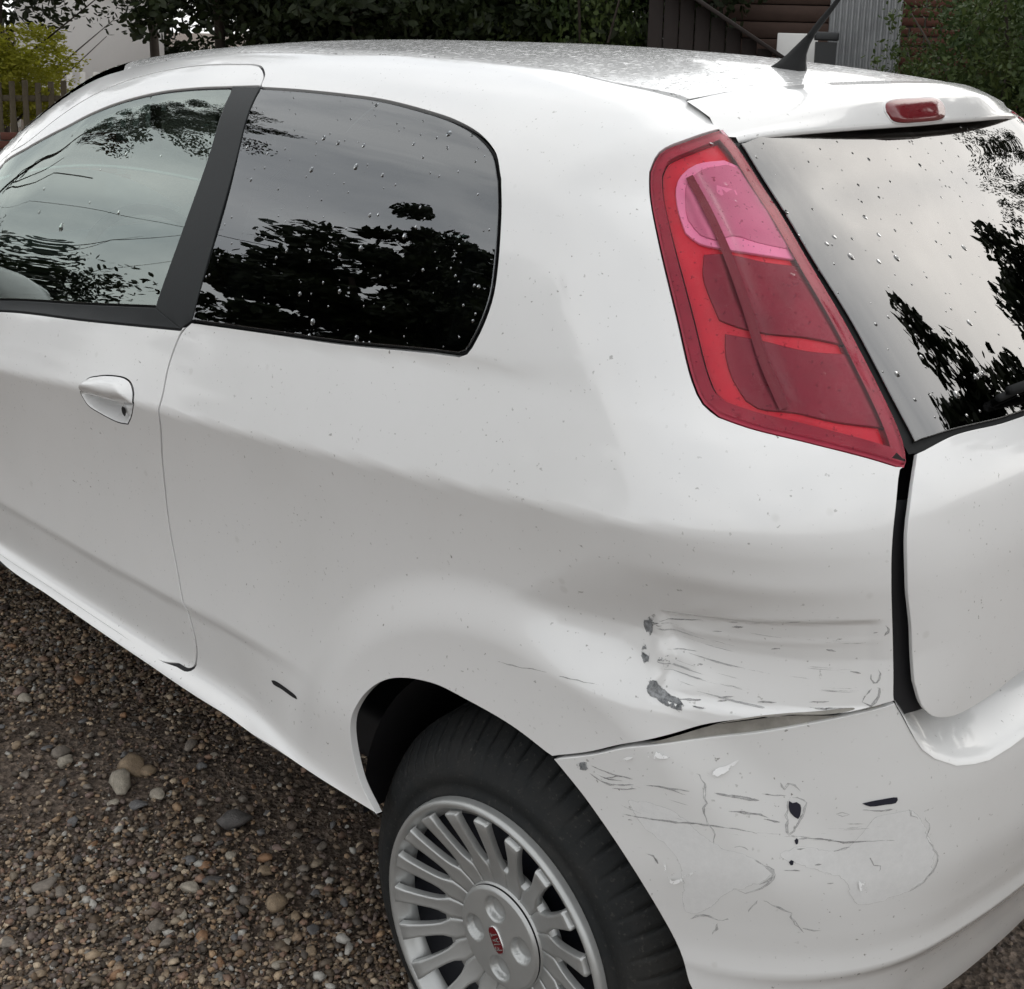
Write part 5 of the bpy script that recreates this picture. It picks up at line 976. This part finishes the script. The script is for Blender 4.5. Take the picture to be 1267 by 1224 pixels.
# trees that the windows mirror: across the yard and behind the car
G3 = 'trees across the yard'
tree('tree', 'large tree across the yard mirrored in the quarter window', 'tree', (-9.6, -8.2, 0), 3.1, 'dense', LF_DARK, (1.0, 1.0, 1.08), .18, G3)
tree('tree', 'second large tree across the yard beside the first', 'tree', (-7.6, -9.0, 0), 2.9, 'dense', LF_DARK, (1.0, 1.0, .95), .18, G3)
tree('bush', 'low round bush across the yard mirrored in the door window', 'bush', (-12.6, -5.0, 0), 1.5, 'bush', LF_DARK, (1.7, 1.7, 1.5), .03)
tree('tree', 'tall thin tree with hanging crown in front of the car', 'tree', (-11.2, -.6, 0), 4.7, 'big', LF_DARK, (.62, .62, .45), .09, None, None, (2.4, -2.0))
tree('tree', 'tall tree behind the car mirrored in the rear window', 'tree', (6.6, 9.2, 0), 5.0, 'dense', LF_DARK, (1.35, 1.35, 1.5), .22, G3)
tree('tree', 'tree behind the car mirrored low in the rear window', 'tree', (3.4, 10.6, 0), 3.4, 'dense', LF_DARK, (1.0, 1.0, 1.25), .18, G3)
tree('tree', 'slender tree behind the car at the edge of the rear window reflection', 'tree', (.8, 9.3, 0), 3.6, 'loose', LF_DARK, (.45, .45, .9), .08, G3)
# fence, brick pillar, low red wall and white house at the left
WOOD_G = mat_plain('weathered_picket', (.16, .13, .085), .8, .6, 30, .3); BRICK_P = mat_plain('pale_brick', (.42, .37, .33), .85, .5, 40, .4); MORT = mat_plain('mortar', (.17, .155, .14), .95, .3, 60)
BRICK_R = mat_plain('red_brick', (.15, .055, .038), .85, .7, 30, .4); RENDER = mat_plain('white_render', (.72, .70, .68), .85, .15, 6)
fence = empty('picket_fence', (-10.35, 3.36, 0)); tag(fence, 'weathered picket fence in front of the yellow bush', 'fence')
fd = Vector((.45, .89, 0)).normalized(); nrm = Vector((fd.y, -fd.x, 0))
def fence_box(name, c, l, w_, h, mat): return bevelled(name, c, (l, w_, h), .006, mat, fence, Matrix.Rotation(math.atan2(fd.y, fd.x), 3, 'Z'), 1)
for z in (.45, .85): fence_box('rail', fd*-.25+nrm*-.03+Vector((0, 0, z)), 1.7, .03, .06, WOOD_G)
for i in range(15): fence_box('picket', fd*(-1.05+i*.115)+Vector((0, 0, .50+.012*(i % 3))), .055, .02, 1.0, WOOD_G)
pl_ = empty('brick_pillar', (-11.0, 4.05, 0)); tag(pl_, 'small pale brick gate pillar with a flat cap', 'pillar')
bevelled('core', (0, 0, .38), (.175, .175, .80), .003, MORT, pl_)
for r_ in range(11):
    for q in range(2):
        for fce in range(4):
            a = fce*math.pi/2+math.radians(35); off_ = (-.048 if q == 0 else .048)+(.02 if r_ % 2 else -.02)*(1 if fce % 2 else -1)*.5
            p = Vector((off_, -.093, .04+r_*.071)); R_ = Matrix.Rotation(a, 3, 'Z'); bevelled('brick', R_@p, (.088, .022, .060), .004, BRICK_P, pl_, R_, 1)
bevelled('cap', (0, 0, .81), (.27, .27, .05), .008, MORT, pl_, Matrix.Rotation(math.radians(35), 3, 'Z'), 1)
rw_ = empty('low_wall', (-9.0, 2.75, 0)); tag(rw_, 'low dark red brick wall below the picket fence', 'wall')
bevelled('core', (0, 0, .33), (1.9, .16, .62), .01, MORT, rw_, Matrix.Rotation(math.atan2(.89, .45), 3, 'Z'), 1)
for r_ in range(9):
    for q in range(8):
        R_ = Matrix.Rotation(math.atan2(.89, .45), 3, 'Z'); p = R_@Vector((-.85+q*.232+(.11 if r_ % 2 else 0), -.085, .05+r_*.072)); bevelled('brick', p, (.215, .03, .062), .004, BRICK_R, rw_, R_, 1)
hs_ = empty('white_house', (-21.9, 10.7, 0)); tag(hs_, 'white rendered house glimpsed through the dark trees', 'house')
R_ = Matrix.Rotation(math.atan2(.855, .515), 3, 'Z')
bevelled('wall', (0, 0, 1.6), (2.6, 4.0, 3.8), .01, RENDER, hs_, R_, 1)
TILE = mat_plain('roof_tile', (.10, .05, .04), .8, .5, 20, .4)
rf = [R_@Vector(p) for p in [(-1.6, -2.3, 3.4), (1.6, -2.3, 3.4), (1.6, 2.3, 3.4), (-1.6, 2.3, 3.4), (-1.6, 0, 5.0), (1.6, 0, 5.0)]]
mesh('roof', rf, [(0, 1, 5, 4), (2, 3, 4, 5), (0, 4, 3), (1, 2, 5), (0, 3, 2, 1)], TILE, hs_, False)
for q in (.75,):
    wdw = bevelled('window', R_@Vector((q, -2.0, 2.75)), (1.0, .08, 1.0), .01, BLACK, hs_, R_, 1)
    bevelled('sill', R_@Vector((q, -2.06, 2.2)), (1.2, .16, .06), .01, RENDER, wdw, R_, 1)
wf_ = empty('white_fence', (-16.7, 7.4, 0)); tag(wf_, 'white picket fence in front of the white house', 'fence')
WPAINT = mat_plain('white_wood', (.7, .68, .64), .6, .2, 20)
R2 = Matrix.Rotation(math.atan2(.88, .47), 3, 'Z')
for z in (.25, .6): bevelled('rail', (0, 0, z), (2.4, .04, .07), .005, WPAINT, wf_, R2, 1)
for i in range(13): bevelled('picket', R2@Vector((-1.15+i*.19, -.03, .42)), (.08, .025, .85), .005, WPAINT, wf_, R2, 1)
# right: lean-to roof, plank shed, white board, wheelie bin, corrugated sheet, brick wall
PLANK = mat_plain('brown_plank', (.085, .050, .038), .85, .6, 14, .4); DKROOF = mat_plain('dark_roof_board', (.022, .015, .013), .85, .5, 20, .4); ZINC = mat_plain('corrugated_zinc', (.42, .43, .44), .5, .7, 5, .05, Metallic=.2)
along = Vector((.855, .505, 0)).normalized(); RW = Matrix.Rotation(math.atan2(along.y, along.x), 3, 'Z')
shed = empty('plank_shed', (-4.45, 7.65, 0)); tag(shed, 'brown plank shed behind the lean-to roof', 'shed')
bevelled('frame', RW@Vector((0, .06, 1.3)), (2.2, .06, 2.8), .01, DKROOF, shed, RW, 1)
for i in range(19): bevelled('plank', RW@Vector((0, random.uniform(-.004, .004), .07+i*.146)), (2.2, .03, .138), .006, PLANK, shed, RW, 1)
for q in (-.62, .42): bevelled('post', RW@Vector((q, -.05, 1.4)), (.09, .06, 2.9), .006, PLANK, shed, RW, 1)
lean = empty('lean_to_roof', (-3.85, 5.85, 0)); tag(lean, 'dark brown lean-to roof sloping down behind the car roof', 'roof')
RL = RW@Matrix.Rotation(math.radians(38), 3, 'Y')
for i in range(9):
    u = -.62+i*.115; hgt = 2.02-(u+.62)*.62
    bevelled('plank', RW@Vector((u, 0, hgt/2))+Vector((0, 0, 0)), (.108, .03, hgt), .005, DKROOF, lean, RW, 1)
slope = math.atan(.62); RS = RW@Matrix.Rotation(slope, 3, 'Y')
for i in range(5): bevelled('roof_board', RW@Vector((-.14, -.16+i*.13, 1.745)), (1.30, .124, .028), .005, DKROOF, lean, RS, 1)
wb = bevelled('white_board', (-3.70, 6.42, .82), (.30, .03, 1.64), .006, mat_plain('white_board', (.70, .69, .67), .6, .2, 10), None, RW, 1); tag(wb, 'white board standing between lean-to and bin', 'board')
binn = empty('wheelie_bin', (-3.28, 6.08, 0)); tag(binn, 'dark grey wheelie bin against the corrugated sheet', 'bin')
GREYB = mat_plain('bin_plastic', (.022, .024, .026), .5, .3, 30)
mesh('body', [RW@Vector((sx*k*.5, sy*k*.5, z)) for k, z in ((.11, .05), (.145, 1.58)) for sx, sy in ((-1, -1.3), (1, -1.3), (1, 1.3), (-1, 1.3))], [(0, 1, 5, 4), (1, 2, 6, 5), (2, 3, 7, 6), (3, 0, 4, 7), (3, 2, 1, 0), (4, 5, 6, 7)], GREYB, binn, False)
bevelled('lid', (0, 0, 1.62), (.165, .22, .06), .012, GREYB, binn, RW, 2)
cs = empty('corrugated_sheet', (-3.25, 6.6, 0)); tag(cs, 'grey corrugated metal sheet fence behind the car', 'fence')
V = []; Fc = []; nseg = 96; wdt_ = .52
for i in range(nseg+1):
    u = -wdt_/2+wdt_*i/nseg; d_ = .016*math.sin(2*math.pi*u/.043)
    for z in (.05, 2.4): V.append(RW@Vector((u, d_, z)))
for i in range(nseg): Fc.append((2*i, 2*i+2, 2*i+3, 2*i+1))
mesh('sheet', V, Fc, ZINC, cs)
for z in (.5, 1.7): bevelled('rail', RW@Vector((0, .05, z)), (.52, .06, .08), .005, PLANK, cs, RW, 1)
bw = empty('brick_wall', (-2.75, 7.35, 0)); tag(bw, 'weathered red brick wall right of the corrugated sheet', 'wall')
bevelled('core', RW@Vector((0, .06, 1.2)), (1.4, .10, 2.4), .01, MORT, bw, RW, 1)
for r_ in range(32):
    for q in range(6): bevelled('brick', RW@Vector((-.57+q*.232+(.11 if r_ % 2 else 0), random.uniform(-.004, .004), .05+r_*.074)), (.218, .03, .063), .004, BRICK_R, bw, RW, 1)
# overhead cable across the yard
cable = tube('overhead_cable', [(-40, -6.5, 7.0), (-25, -9.0, 6.0), (-12, -11.2, 5.4), (0, -13.2, 5.6), (14, -15.5, 6.6)], .012, BLACK, None, 5)
tag(cable, 'thin black overhead cable across the yard', 'cable')
